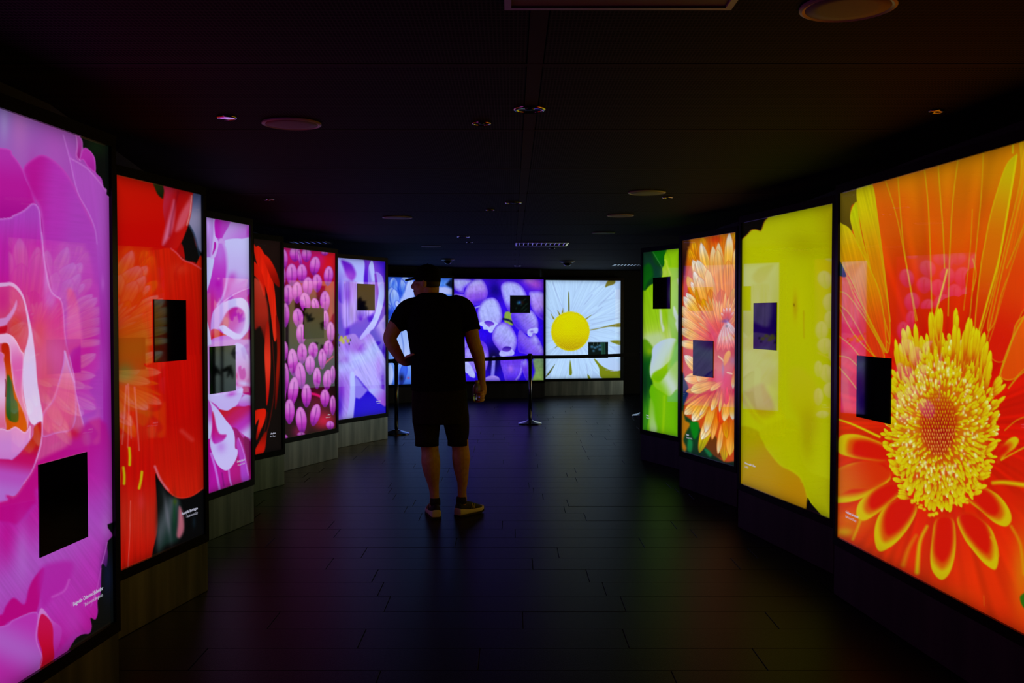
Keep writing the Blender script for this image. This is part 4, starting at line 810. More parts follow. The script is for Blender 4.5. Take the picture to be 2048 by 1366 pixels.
    A.blob(1050, 1050, 60, 240, (206, 120, 8), .7); A.blob(120, 760, 120, 60, (206, 110, 8), .7); A.blob(80, 830, 60, 30, (200, 160, 8), .8); A.blob(640, 1180, 200, 60, (214, 60, 8), .5)
    up_([(45, 330), (70, 300), (140, 296), (220, 318), (300, 360), (300, 440), (180, 432), (90, 415), (45, 392)], rw=4)
    up_([(-40, 520), (45, 486), (120, 456), (220, 450), (300, 462), (330, 540), (250, 600), (150, 656), (45, 672), (-40, 660)], rw=4, tip=(60, 600, 90, 60, 0))
    A.poly([(45, 490), (150, 455), (260, 455), (330, 520), (240, 590), (120, 600), (45, 620)], [(206, 110, 10), (208, 50, 8)], ax=(60, 600, 280, 500), f=4, a=.8)
    up_([(385, 620), (320, 680), (250, 735), (190, 768), (155, 758), (143, 722), (160, 668), (215, 615), (300, 580), (360, 590)], tip=(165, 735, 30, 40, 30))
    up_([(475, 700), (440, 790), (370, 880), (300, 930), (262, 930), (243, 870), (248, 790), (285, 710), (350, 665), (430, 650)], tip=(270, 880, 34, 60, 20))
    up_([(580, 765), (556, 880), (548, 980), (562, 1048), (608, 1092), (652, 1056), (680, 970), (687, 860), (668, 760)], tip=(608, 1050, 50, 40, 0))
    up_([(695, 755), (730, 860), (780, 930), (840, 1000), (895, 1036), (916, 1010), (920, 940), (905, 870), (870, 800), (780, 740)], tip=(880, 985, 36, 50, -30))
    up_([(755, 650), (830, 720), (900, 780), (960, 800), (990, 770), (985, 720), (950, 660), (900, 615), (830, 592)], tip=(950, 760, 40, 36, 40))
    up_([(935, 440), (940, 380), (970, 330), (1010, 310), (1032, 330), (1010, 370), (970, 400)], tip=(1000, 335, 30, 20, 0), rw=4)
    A.line([(890, 562), (960, 560), (1100, 580)], 6, (206, 170, 8), f=3, w1=9); A.line([(880, 860), (905, 900), (918, 960)], 3, (206, 150, 8), f=3)
    A.line([(530, 800), (490, 890), (475, 1050)], 5, (206, 160, 8), f=3, w1=9); A.line([(470, 850), (430, 920), (400, 1010)], 4, (210, 110, 8), f=4, w1=9); A.line([(165, 770), (150, 810), (125, 870)], 4, (206, 160, 8), f=3)
    A.line([(45, 215), (130, 245), (270, 310)], 3, (206, 180, 8), f=1.4, w1=5); A.line([(1100, 190), (1020, 220), (955, 275)], 1.4, (206, 150, 8), f=1.2); A.line([(1100, 350), (1020, 390), (935, 437)], 2.4, (206, 170, 8), f=1.4)
    A.line([(990, 800), (1040, 900), (1060, 1060)], 3, (206, 150, 8), f=4); A.line([(840, 1180), (842, 1232)], 1.4, (216, 90, 20), f=1.6); A.poly([(1040, 1180), (1100, 1160), (1100, 1260), (1055, 1240)], (40, 100, 16), f=2)
    # disc florets
    A.view(0, 0, 1)
    rs = np.random.RandomState(11)
    A.poly([(1880 + math.cos(t / 20 * 2 * math.pi) * 96, 845 + math.sin(t / 20 * 2 * math.pi) * 160) for t in range(20)], [(206, 80, 8), (200, 120, 10), (204, 70, 10)], f=16, a=.85)
    A.poly([(1877 + math.cos(t / 16 * 2 * math.pi) * 36, 844 + math.sin(t / 16 * 2 * math.pi) * 68) for t in range(16)], [(190, 90, 8), (176, 30, 10), (180, 50, 10)], f=8)
    A.blob(1882, 866, 22, 44, (150, 4, 16), .85)
    for i in range(-9, 10):
        for j in range(-11, 12):
            x = 1877 + i * 5.2 + (j % 2) * 2.6 + rs.rand() * 1.4; y = 846 + j * 7.6 + rs.rand() * 2
            q = ((x - 1877) / 35) ** 2 + ((y - 846) / 66) ** 2
            if q < 1: A.petal(x, y + 3.6, x + (x - 1877) * .03, y - 3.8, 2.5, [(190, 80, 12), (226, 176, 90) if j > 1 else (206, 170, 10)], f=.8)
    rows = []
    for ring in range(17):
        k = 1 - ring / 17.
        n = int(30 + 38 * k)
        for j in range(n):
            rows.append((ring, k, (j + .5 * (ring % 2) + rs.rand() * .9) / n * 2 * math.pi))
    for ring, k, a in rows:
        rx, ry = 32 + 72 * k, 62 + 94 * k
        jx = 1 + .16 * (rs.rand() - .5); s = math.sin(a)
        x = 1877 + 5 * k + math.cos(a) * rx * jx; y = 848 - 4 * k + s * ry * jx
        L = (9 + 15 * k * (.7 + .8 * max(0, -s))) * (.6 + .9 * rs.rand()); w = (4.0 + 4.0 * k) * (.7 + .6 * rs.rand())
        ex, ey = math.cos(a) * .6 + .5 * (rs.rand() - .5), s * 1.0 - .55 * k * (1 - max(0, s)) + .4 * (rs.rand() - .5)
        q = math.hypot(ex, ey) + 1e-6; ex, ey = ex / q, ey / q; g = rs.rand()
        tipc = (208, 204 - 16 * g, 8 + 30 * g) if rs.rand() > .13 else (228, 230, 190)
        A.petal(x - ex * L * .3, y - ey * L * .3, x + ex * L * .7, y + ey * L * .7, w, [(186, 90, 6), (208, 190 - 16 * g, 6), tipc], f=.8, rim=(192, 130, 6), rw=.9, ra=.5, fat=.66, blunt=.2)
    for j in range(150):
        a = rs.rand() * 2 * math.pi; k = .05 + .7 * rs.rand()
        A.blob(1877 + math.cos(a) * (44 + 58 * k), 852 + math.sin(a) * (80 + 66 * k), 1.4 + rs.rand() * 1.6, 1.8 + rs.rand() * 3.4, (230, 230, 214), .85)
    for j in range(46):
        x = 1786 + 200 * rs.rand(); k = abs(x - 1884) / 100; y1 = 608 + 76 * k * k + 44 * rs.rand(); y0 = y1 + 56 + 30 * rs.rand()
        A.petal(1884 + (x - 1884) * .88, y0, x, y1, 8.5 + 3 * rs.rand(), [(196, 60, 8), (208, 170, 8), (212, 204, 12)], f=.9, rim=(190, 110, 6), rw=1.1, ra=.5, fat=.74, blunt=.35)
    for j in range(34):                              # loose florets curling out at both flanks
        sd = -1 if j % 2 else 1; v = rs.rand(); y = 760 + 230 * v; wd = (118 - 46 * v ** 2)
        x = 1880 + sd * (wd - 12); L = 18 + 16 * rs.rand()
        A.petal(x, y + 8, x + sd * L * .8, y - L * .7 * (1 - v) + 4 * rs.rand(), 8 + 3 * rs.rand(), [(200, 90, 8), (210, 180, 8), (214, 200, 20)], f=.9, rim=(190, 100, 6), rw=1, ra=.5, fat=.6)
    for i in range(70):                            # bead-like stamens along the foot of the disc
        a = math.radians(20 + rs.rand() * 140); k = .9 + .22 * rs.rand()
        A.blob(1880 + math.cos(a) * 92 * k, 864 + math.sin(a) * 152 * k, 3 + 2 * rs.rand(), 2.6 + 2 * rs.rand(), (214, 196, 20), .9, hard=2)
    A.c = np.clip(A.c * (.98, 1.0, .8), 0, 255)
# ------------------------------------------------------------------ room shell
CEIL = 2.29
bm = bmesh.new(); box(bm, -6, -3, -.12, 6, 21, -.012)
floor = tag(part('floor', bm, M['joint']), kind='structure')
rng = random.Random(4)
plank_me = None
def plank_mesh():
    bm = bmesh.new(); box(bm, -.5985, -.1350, -.011, .5985, .1350, 0, bev=.0014)
    me = bpy.data.meshes.new('floor_plank'); bm.to_mesh(me); bm.free(); me.materials.append(M['floor']); return me
plank_me = plank_mesh()
rest = bmesh.new(); count = 0
Y0 = 4.217 - .272 * 14
for r in range(76):
    y = Y0 + r * .272
    off = rng.random() * 1.2
    for k in range(-5, 6):
        x = k * 1.2 + off - .6
        wid = 1.95 if y < 11 else 2.9
        seen = y > 2.3 and abs(x) < wid + .3 and y < 18.6
        if abs(x) > 5.4: continue
        if seen and count < 290 and abs(x) < .56 * y + .7:
            o = bpy.data.objects.new('floor_plank', plank_me); C.objects.link(o); o.parent = floor
            o.location = (x, y, rng.uniform(-.0006, .0006)); count += 1
        elif -4 < x < 5.2:
            box(rest, x - .597, y - .134, -.011, x + .597, y + .134, 0)
o = part('floor_planks_beyond', rest, M['floor'], floor); o['kind'] = 'stuff'

bm = bmesh.new(); box(bm, -6, -3, CEIL + .012, 6, 21, CEIL + .10)
ceiling = tag(part('ceiling', bm, M['body']), kind='structure')
def panel_mesh(wx):
    bm = bmesh.new(); box(bm, -wx / 2, -.562, 0, wx / 2, .562, .010)
    me = bpy.data.meshes.new('ceiling_panel'); bm.to_mesh(me); bm.free(); me.materials.append(M['perf']); return me
wide = panel_mesh(2.34)
rail_rows = []
for r in range(-4, 15):
    yc = 3.289 + 1.1613 * r + .58
    for x in (-1.124, 1.274, -3.47, 3.62):
        o = bpy.data.objects.new('ceiling_panel', wide); C.objects.link(o); o.parent = ceiling; o.location = (x, yc, CEIL)
for r in range(-4, 16):
    y = 3.289 + 1.1613 * r
    bm = bmesh.new(); box(bm, -4.7, y - .017, CEIL - .001, 4.9, y + .017, CEIL + .012)
    part('ceiling_rail', bm, M['rail'], ceiling)
bm = bmesh.new(); box(bm, .050, -2, CEIL - .0005, .100, 20.5, CEIL + .012)
part('ceiling_spine', bm, M['rail'], ceiling)

def wall(name, pts, th=.12, z1=CEIL + .01, m='wall'):
    """upright wall along pts, thickness to the left of travel"""
    bm = bmesh.new(); P = [Vector((x, y, 0)) for x, y in pts]; off = []
    for i, p in enumerate(P):
        d = Vector((0, 0, 0))
        if i > 0: d += (P[i] - P[i - 1]).normalized()
        if i < len(P) - 1: d += (P[i + 1] - P[i]).normalized()
        d.normalize(); off.append(p + Vector((-d.y, d.x, 0)) * th)
    for i in range(len(P) - 1):
        a, b, c, d = P[i], P[i + 1], off[i + 1], off[i]
        q = [bm.verts.new((v.x, v.y, z)) for z in (0, z1) for v in (a, b, c, d)]
        for f in ((3, 2, 1, 0), (4, 5, 6, 7), (0, 1, 5, 4), (1, 2, 6, 5), (2, 3, 7, 6), (3, 0, 4, 7)): bm.faces.new([q[k] for k in f])
    return tag(part(name, bm, M[m]), kind='structure')
wall('wall_left', [(-1.80, -3), (-1.80, 3.9), (-1.98, 5.0), (-2.2, 6.3), (-2.42, 8.0), (-2.50, 9.2), (-2.56, 10.2), (-2.56, 11.8), (-2.40, 12.9), (-3.4, 13.2), (-3.4, 16.2)])
wall('wall_back', [(-3.4, 16.0), (-1.12, 17.26), (-1.05, 17.48), (.50, 17.84), (.60, 18.2), (5.3, 19.25)])
wall('wall_right', [(5.15, 19.15), (5.08, 11.0), (1.98, 10.7), (1.95, 9.2), (2.12, 7.2), (2.12, 5.2), (2.2, 2.9), (2.2, -3)])
wall('wall_front', [(2.3, -3), (-1.9, -3)])

# ------------------------------------------------------------------ prints and light boxes
def srgb_lin(c):
    c = np.clip(c / 255., 0, 1)
    return np.where(c <= .04045, c / 12.92, ((c + .055) / 1.055) ** 2.4)

def quad_map(q, U, V):
    """drawing coordinates of the sheet points (U across, V up) for a sheet whose drawing has corners q"""
    src = [(0, 1), (1, 1), (1, 0), (0, 0)]; A = []; b = []
    for (u, v), (x, y) in zip(src, q):
        A.append([u, v, 1, 0, 0, 0, -u * x, -v * x]); b.append(x); A.append([0, 0, 0, u, v, 1, -u * y, -v * y]); b.append(y)
    h = np.linalg.solve(np.array(A, float), np.array(b, float))
    d = h[6] * U + h[7] * V + 1
    return (h[0] * U + h[1] * V + h[2]) / d, (h[3] * U + h[4] * V + h[5]) / d

def ink_mesh(name, W, Hh, nx, ny, colour, y=0., x0=0., z0=0.):
    """flat printed sheet in the local XZ plane, one colour per grid point"""
    U, V = np.meshgrid(np.linspace(0, 1, nx + 1), np.linspace(1, 0, ny + 1))
    rgb = colour(U, V)
    co = np.zeros(((nx + 1) * (ny + 1), 3)); co[:, 0] = x0 + U.ravel() * W; co[:, 1] = y; co[:, 2] = z0 + V.ravel() * Hh
    me = bpy.data.meshes.new(name)
    me.vertices.add(len(co)); me.vertices.foreach_set('co', co.ravel())
    i = np.arange(ny)[:, None] * (nx + 1) + np.arange(nx)[None, :]
    f = np.stack([i, i + nx + 1, i + nx + 2, i + 1], -1).reshape(-1, 4)
    me.loops.add(f.size); me.loops.foreach_set('vertex_index', f.ravel().astype(np.int32))
    me.polygons.add(len(f)); me.polygons.foreach_set('loop_start', (np.arange(len(f)) * 4).astype(np.int32))
    me.update(calc_edges=True)
    a = me.color_attributes.new('ink', 'FLOAT_COLOR', 'POINT')
    rgba = np.ones((len(co), 4), np.float32); rgba[:, :3] = srgb_lin(rgb).reshape(-1, 3)
    a.data.foreach_set('color', rgba.ravel())
    return me

ZB, ZT = .31, 2.10                                 # every print runs from 0.31 m to 2.10 m above the floor
def light_box(A, B, art, quad, nx, ny, label, screen=None, shot=None, caption=None, cap_x=None, dark=False, ext=(.034, .034), group=None, side=1, depth=.13):
    """a light box whose print runs from floor point A (left end seen from the aisle) to B"""
    A = Vector((*A, 0)); B = Vector((*B, 0)); d = B - A; W = d.length; ang = math.atan2(d.y, d.x)
    root = empty('light_box', A, ang)             # local x along the print, local -y faces the aisle
    tag(root, label, 'light box', group)
    e0, e1 = ext
    bm = bmesh.new(); box(bm, -e0 + .002, .004, .27, W + e1 - .002, depth, ZT + .043)
    part('cabinet', bm, M['body'], root)
    bm = bmesh.new()
    box(bm, -e0, -.012, ZT, W + e1, .02, ZT + .045); box(bm, -e0, -.012, ZB - .045, W + e1, .02, ZB)
    box(bm, -e0, -.012, ZB, 0, .02, ZT); box(bm, W, -.012, ZB, W + e1, .02, ZT)
    part('frame', bm, M['frame'], root)
    bm = bmesh.new(); box(bm, -e0 + .001, -.004, 0, W + e1 - .001, depth - .01, .262, bev=.002)
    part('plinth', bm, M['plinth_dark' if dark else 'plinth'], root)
    def colour(U, V):
        X, Y = quad_map(quad, U, V)
        s = Sheet(X, Y, (20, 20, 20)); art(s)
        ex = np.minimum(U, 1 - U) * W; ey = np.minimum(V, 1 - V) * 1.79      # backlight falloff towards the edges, painted into the print colour
        k = 1 - .30 * np.exp(-np.minimum(ex, ey) / .03)
        return s.c * k[..., None]
    me = ink_mesh('print', W, ZT - ZB, nx, ny, colour, 0, 0, ZB)
    put('print', me, M['ink'], root)
    if screen:
        u, z, w_, h_ = screen
        sc = None
        bm = bmesh.new(); box(bm, u - w_ / 2, -.006, z - h_ / 2, u + w_ / 2, .002, z + h_ / 2, bev=.001)
        sc = part('information_screen', bm, M['screen'], root); sc['label'] = 'small black square screen set in the print'
        if shot:
            me = ink_mesh('screen_picture', w_ * .96, h_ * .96, 44, 40, shot, -.0068, u - w_ * .48, z - h_ * .48)
            put('screen_picture', me, M['ink'], sc)
    if caption:
        for i, t in enumerate(caption):
            cu = bpy.data.curves.new('caption', 'FONT'); cu.body = t; cu.size = .0195 if i == 0 else .0185; cu.offset = .0006 if i == 0 else 0
            cu.align_x = 'LEFT' if side > 0 else 'RIGHT'; cu.resolution_u = 1
            t_ = bpy.data.objects.new('caption', cu); C.objects.link(t_)
            dg = bpy.context.evaluated_depsgraph_get(); me = bpy.data.meshes.new_from_object(t_.evaluated_get(dg)); bpy.data.objects.remove(t_)
            me.name = 'caption'; me.materials.clear()
            o = put('caption', me, M['caption'], root, loc=(cap_x, -.003, .455 - i * .024)); o.rotation_euler = (R(90), 0, 0)
    return root

def shot_bluebell(U, V):
    s = Sheet(U * 60, (1 - V) * 60, (6, 9, 8)); s.blob(28, 24, 7, 6, (30, 90, 170)); s.blob(24, 27, 4, 4, (40, 90, 90), .8); s.blob(37, 24, 5, 6, (40, 14, 6), .8)
    for x, y, a in ((34, 32, 5), (44, 14, 8), (40, 42, 12), (18, 44, 4), (50, 30, 6), (46, 50, 10)): s.blob(x, y, 2.5, a, (20, 44, 36), .7, ang=x)
    return s.c
def shot_daisies(U, V):
    s = Sheet(U * 60, (1 - V) * 60, (12, 22, 20))
    for x in (40, 44, 49): s.line([(x, 0), (x + 2, 60)], 2.6, (40, 96, 76), f=2)
    for x in (15, 27, 36): s.line([(x, 0), (x, 9)], 1, (80, 110, 100), f=1)
    for x, y, r in ((10, 17, 7), (20, 21, 6), (35, 13, 6), (35, 27, 7), (15, 33, 5), (27, 17, 5)):
        s.blob(x, y, r * .8, r * .8, (70, 124, 160), .9); s.blob(x + 1, y, r * .3, r * .3, (30, 80, 110), .8)
    return s.c

N_ = 'light boxes with flower prints along the aisle'
LB = []
def add(*a, **k): LB.append(light_box(*a, **k))
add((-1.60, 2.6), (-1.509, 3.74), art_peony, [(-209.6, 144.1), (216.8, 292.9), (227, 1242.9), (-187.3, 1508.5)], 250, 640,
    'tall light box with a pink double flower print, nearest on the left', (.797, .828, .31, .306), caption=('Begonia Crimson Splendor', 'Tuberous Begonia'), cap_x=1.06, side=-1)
add((-1.784, 4.485), (-1.634, 5.25), art_red, [(229, 349), (402, 390), (408, 1068), (237, 1142)], 124, 460,
    'tall light box with a close-up of a red lily and yellow stamens', (.458, 1.393, .30, .305), caption=('Amaryllis Bastringue', 'Belladonna Lily'), cap_x=.712, side=-1)
add((-1.981, 6.43), (-1.847, 7.015), art_cyclamen, [(409, 434), (498, 451), (502, 958), (413, 988)], 84, 400,
    'narrow light box with pale pink and white curled petals', (.216, 1.108, .338, .31), caption=('Dahlia Hybrid', 'Cactus Dahlia'), cap_x=.51, side=-1)
add((-2.139, 8.235), (-1.991, 8.575), art_cactus, [(506, 477), (561, 483), (563, 899), (508, 910)], 52, 300,
    'narrowest light box, mostly black print with thin red petals', caption=('Abutilon', 'Red Tiger'), cap_x=.285, side=-1)
add((-2.141, 9.325), (-1.806, 10.185), art_buds, [(566, 495), (670, 507), (672, 856), (568, 877)], 150, 420,
    'light box with a print of many small mauve buds on dark red', (.517, 1.388, .358, .30), caption=('Allium', 'Ornamental'), cap_x=.815, side=-1)
add((-1.928, 10.965), (-1.497, 11.78), art_star, [(673, 515), (770, 523), (772, 826), (675, 840)], 140, 380,
    'light box with a white and violet star-shaped flower, beside the stanchion', (.536, 1.674, .337, .302), caption=('Ipheion uni', 'Starflower'), cap_x=.815, side=-1)
add((-2.055, 16.5), (-1.029, 17.075), art_blue, [(776, 554), (904, 556), (904, 765), (776, 770)], 110, 180,
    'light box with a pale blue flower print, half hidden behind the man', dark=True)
add((-1.009, 17.325), (.559, 17.665), art_grape, [(908, 557), (1087, 559), (1087, 761), (908, 763)], 210, 240,
    'wide light box with violet bell-shaped blooms on the far wall', (1.177, 1.66, .362, .31), shot_bluebell, dark=True, ext=(.004, .02))
add((.607, 18.035), (1.999, 18.345), art_daisy, [(1091, 560), (1241, 562), (1241, 756), (1091, 758)], 210, 260,
    'light box with a white daisy and yellow centre on the far wall', (.997, .827, .379, .295), shot_daisies, caption=('Daisy Chrysanthemum', 'Oxeye Daisy'), cap_x=1.32, side=-1, dark=False, ext=(.03, .06))
add((1.326, 10.075), (1.587, 9.455), art_green, [(1287, 505), (1359, 497), (1357, 874), (1285, 859)], 84, 380,
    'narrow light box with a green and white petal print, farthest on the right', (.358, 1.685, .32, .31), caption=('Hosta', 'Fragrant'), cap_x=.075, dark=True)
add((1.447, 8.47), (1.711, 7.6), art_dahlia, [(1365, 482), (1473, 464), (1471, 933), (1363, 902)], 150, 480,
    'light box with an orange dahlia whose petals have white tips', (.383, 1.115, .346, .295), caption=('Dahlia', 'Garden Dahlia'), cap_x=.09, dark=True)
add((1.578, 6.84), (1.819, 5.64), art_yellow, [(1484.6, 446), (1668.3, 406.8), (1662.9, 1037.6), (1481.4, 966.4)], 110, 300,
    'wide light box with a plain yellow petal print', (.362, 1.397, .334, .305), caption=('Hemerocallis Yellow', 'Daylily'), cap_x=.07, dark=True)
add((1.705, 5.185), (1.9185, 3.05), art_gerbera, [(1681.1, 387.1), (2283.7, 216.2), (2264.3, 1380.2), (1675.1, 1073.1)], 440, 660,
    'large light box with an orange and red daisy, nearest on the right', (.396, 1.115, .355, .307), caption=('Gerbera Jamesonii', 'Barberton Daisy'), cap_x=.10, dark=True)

# a frosted daylight window with dark leaf stickers, round the corner on the right; seen only mirrored in the left-hand glass
def art_leaves(A):
    A.c[:] = ramp(np.clip(A.Y / 100, 0, 1), [(214, 170, 96), (206, 170, 110), (176, 176, 130), (150, 168, 160), (130, 150, 150)])
    rs = np.random.RandomState(2)
    for i in range(26):
        x, y, a = rs.rand() * 200, 36 + rs.rand() * 60, rs.rand() * 6.28; s = 3 + rs.rand() * 3
        for da in (-.7, 0, .7): A.petal(x, y, x + math.cos(a + da) * s * 2, y + math.sin(a + da) * s * 2, s * .7, (6, 6, 6))
    for x, y in ((14, 12), (34, 26), (56, 10), (80, 24), (104, 12), (130, 26), (150, 10), (176, 22)):
        for k in range(5): A.petal(x, y, x + math.cos(k * .6 + 2) * 12, y + math.sin(k * .6 + 2) * 12, 6, (5, 5, 5))
    A.line([(60, 0), (62, 100)], 5, (10, 10, 10)); A.line([(140, 0), (141, 100)], 4, (10, 10, 10))
wa, wb = Vector((5.02, 16.9, 0)), Vector((4.98, 13.2, 0)); wd = wb - wa
win = empty('window_1', wa, math.atan2(wd.y, wd.x)); tag(win, kind='structure')
def wcol(U, V):
    s_ = Sheet(U * 200, (1 - V) * 100, (0, 0, 0)); art_leaves(s_); return s_.c
put('frosted_pane', ink_mesh('frosted_pane', wd.length, 1.95, 200, 110, wcol, 0, 0, .14), M['daylight'], win)
bm = bmesh.new()
for a_ in ((-.05, .09, 0, 2.14), (wd.length, .09, wd.length + .05, 2.14), (0, .09, wd.length, .14), (0, 2.09, wd.length, 2.14)): box(bm, a_[0], -.02, a_[1], a_[2], .03, a_[3])
part('window_frame', bm, M['frame'], win)

# ------------------------------------------------------------------ ceiling fittings
def speaker(x, y, d, label):
    root = empty('ceiling_speaker', (x, y, CEIL - .002)); tag(root, label, 'ceiling speaker', 'round ceiling speakers')
    bm = bmesh.new(); lathe(bm, [(d * .44, -.001), (d * .44, -.006), (d * .47, -.009), (d * .5, -.006), (d * .5, 0)], 40); part('rim', bm, M['trim'], root, smooth=False)
    bm = bmesh.new(); lathe(bm, [(.002, -.0085), (d * .3, -.008), (d * .445, -.006), (d * .445, 0)], 40); part('grille', bm, M['grille'], root, smooth=True)
for x, y, d, l in [(-.94, 4.27, .25, 'round red-lit ceiling speaker on the left, above the red lily box'), (.89, 2.66, .25, 'round ceiling speaker cut by the top edge of the picture'),
                   (.90, 6.66, .25, 'round ceiling speaker on the right, above the yellow box'), (-.96, 8.36, .25, 'round ceiling speaker left of centre, beyond the lit disc'),
                   (.89, 8.19, .22, 'round ceiling speaker on the right, second beyond the nearest one'), (.91, 9.92, .23, 'round ceiling speaker on the right, close to the green box'),
                   (-.96, 11.86, .24, 'faint round ceiling speaker above the man on the left')]:
    speaker(x, y, d, l)
def downlight(x, y, d, label, kind=0):
    root = empty('downlight', (x, y, CEIL - .002)); tag(root, label, 'ceiling light', 'unlit recessed ceiling lights')
    bm = bmesh.new(); lathe(bm, [(d * .38, 0), (d * .38, -.004), (d * .43, -.007), (d * .5, -.003), (d * .5, 0)], 32); part('trim_ring', bm, M['lamp'] if kind else M['trim'], root, smooth=True)
    if kind == 2:
        bm = bmesh.new(); lathe(bm, [(.001, -.006), (d * .39, -.005), (d * .39, 0)], 32); part('cover', bm, M['mirror'], root)
    else:
        bm = bmesh.new(); lathe(bm, [(d * .385, -.003), (d * .30, -.0005), (.001, 0)], 32, cap=False); part('reflector', bm, M['lamp'], root, smooth=True)
        bm = bmesh.new(); lathe(bm, [(.001, -.004), (d * .14, -.0035), (d * .16, 0)], 20); part('bulb', bm, M['screen'], root, smooth=True)
for x, y, d, l, k in [(-1.18, 4.14, .083, 'small pale pink disc light near the left speaker', 2), (-.13, 4.27, .081, 'small downlight with yellow and pink glints, near centre', 1), (.07, 3.98, .128, 'larger ringed downlight right of the small glinting one', 1),
                      (.01, 7.28, .124, 'downlight with a blue ring in the middle of the ceiling', 1), (-.17, 7.76, .07, 'tiny downlight just behind the blue-ringed one', 1), (1.08, 6.94, .077, 'tiny downlight beside the right-hand speaker', 1),
                      (-1.72, 7.06, .078, 'tiny downlight above the narrow pink box', 1), (-.51, 10.43, .136, 'ringed downlight left of the louvred vent', 1), (-.48, 11.21, .079, 'tiny downlight just beyond the ringed one left of the vent', 1),
                      (.49, 12.21, .074, 'tiny downlight right behind the louvred vent', 1), (.09, 16.6, .12, 'downlight close to the far wall', 1), (1.7, 4.01, .06, 'faint small downlight high above the orange daisy box', 1)]:
    downlight(x, y, d, l, k)
def louvre(x, y, w_, d_, n, label, rot=0, name='air_vent'):
    root = empty(name, (x, y, CEIL - .003), rot); tag(root, label, 'ceiling vent')
    bm = bmesh.new(); t = .018
    box(bm, -w_ / 2, -d_ / 2, -.010, w_ / 2, -d_ / 2 + t, 0); box(bm, -w_ / 2, d_ / 2 - t, -.010, w_ / 2, d_ / 2, 0)
    box(bm, -w_ / 2, -d_ / 2 + t, -.010, -w_ / 2 + t, d_ / 2 - t, 0); box(bm, w_ / 2 - t, -d_ / 2 + t, -.010, w_ / 2, d_ / 2 - t, 0)
    part('frame', bm, M['slat'] if n else M['trim'], root)
    if n:
        for k in range(n):
            xx = -w_ / 2 + t + (k + .5) * (w_ - 2 * t) / n
            bm = bmesh.new(); box(bm, -.005, -d_ / 2 + t, -.0025, .005, d_ / 2 - t, 0)
            o = part('slat', bm, M['slat'], root); o.location = (xx, 0, -.002); o.rotation_euler = (0, R(28), 0)
    else:
        bm = bmesh.new(); box(bm, -w_ / 2 + t, -d_ / 2 + t, -.005, w_ / 2 - t, d_ / 2 - t, 0); part('cover', bm, M['grille'], root)
louvre(.34, 11.45, .60, .50, 11, 'bright-edged louvred vent in the middle of the far ceiling')
louvre(1.95, 16.2, .62, .5, 11, 'louvred vent near the green box at the far right')
louvre(-2.27, 11.2, .42, .42, 6, 'narrow louvred vent above the mauve buds box', name='slot_vent')
louvre(.28, 2.36, .60, .60, 0, 'square recessed ceiling hatch cut by the top edge', name='ceiling_hatch')
for x, y, d, l in ((.84, 15.15, .24, 'dark dome camera hanging from the far ceiling right of centre'), (-.94, 14.61, .2, 'dark dome camera just above the man')):
    root = empty('dome_camera', (x, y, CEIL - .002)); tag(root, l, 'camera')
    bm = bmesh.new(); lathe(bm, [(d * .3, -.03), (d * .5, -.012), (d * .5, 0)], 28); part('mount', bm, M['trim'], root, smooth=False)
    bm = bmesh.new(); lathe(bm, [(.002, -.075), (d * .14, -.070), (d * .24, -.053), (d * .3, -.03)], 28); part('dome', bm, M['screen'], root, smooth=True)

# ------------------------------------------------------------------ stanchions and belts
def stanchion(x, y, label):
    root = empty('stanchion', (x, y, 0)); tag(root, label, 'stanchion', 'steel belt stanchions before the far wall')
    bm = bmesh.new(); lathe(bm, [(.160, 0), (.160, .012), (.150, .018), (.060, .042), (.034, .055)], 40); part('base', bm, M['steel'], root, smooth=False)
    bm = bmesh.new(); lathe(bm, [(.0235, .045), (.0235, .86)], 28); part('post', bm, M['steel'], root, smooth=True)
    bm = bmesh.new(); lathe(bm, [(.027, .855), (.029, .862), (.029, .935), (.026, .946), (.018, .95)], 28); part('head', bm, M['plastic'], root, smooth=False)
    for a in (0, 90, 180, 270):
        bm = bmesh.new(); c, s = math.cos(R(a)), math.sin(R(a)); box(bm, c * .030 - .012, s * .030 - .012, .875, c * .030 + .012, s * .030 + .012, .930, bev=.002); part('clip', bm, M['plastic'], root)
    return root
SP = [(-1.427, 12.267), (.243, 13.396), (1.90, 14.45)]
stanchion(*SP[0], 'steel stanchion at the left by the violet star box'); stanchion(*SP[1], 'steel stanchion in the middle of the far aisle'); stanchion(*SP[2], 'stanchion at the right, only its base edge showing')
def belt(a, b, label, sag=.012):
    A = Vector((*a, .903)); B = Vector((*b, .903)); d = (B - A).normalized(); n = Vector((-d.y, d.x, 0)) * .0012
    A = A + d * .043; B = B - d * .043; L_ = (B - A).length
    bm = bmesh.new(); rings = []
    for k in range(17):
        t = k / 16; p = A.lerp(B, t) - Vector((0, 0, sag * 4 * t * (1 - t)))
        rings.append([p + n + Vector((0, 0, .024)), p + n - Vector((0, 0, .024)), p - n - Vector((0, 0, .024)), p - n + Vector((0, 0, .024))])
    loft(bm, rings); o = part('belt', bm, M['belt']); tag(o, label, 'barrier belt'); return o
belt(SP[0], SP[1], 'black retractable belt between the left and middle stanchions, passing behind the man')
belt(SP[1], SP[2], 'black retractable belt running right from the middle stanchion')
belt((-2.3, 12.6), SP[0], 'short black belt running left from the left stanchion')

# ------------------------------------------------------------------ the man
man = empty('person', (-.529, 7.22, 0)); tag(man, 'man in black cap, dark t-shirt and shorts, seen from behind, hand on hip', 'person')
def X(px): return (px - 875) / 276.5
def Z(py): return (1031 - py) / 276.5
def oval(c, rx, ry, n=28, p=2.3):
    o = []
    for k in range(n):
        a = 2 * math.pi * k / n; ca, sa = math.cos(a), math.sin(a)
        o.append((c[0] + rx * math.copysign(abs(ca) ** (2 / p), ca), c[1] + ry * math.copysign(abs(sa) ** (2 / p), sa), c[2]))
    return o
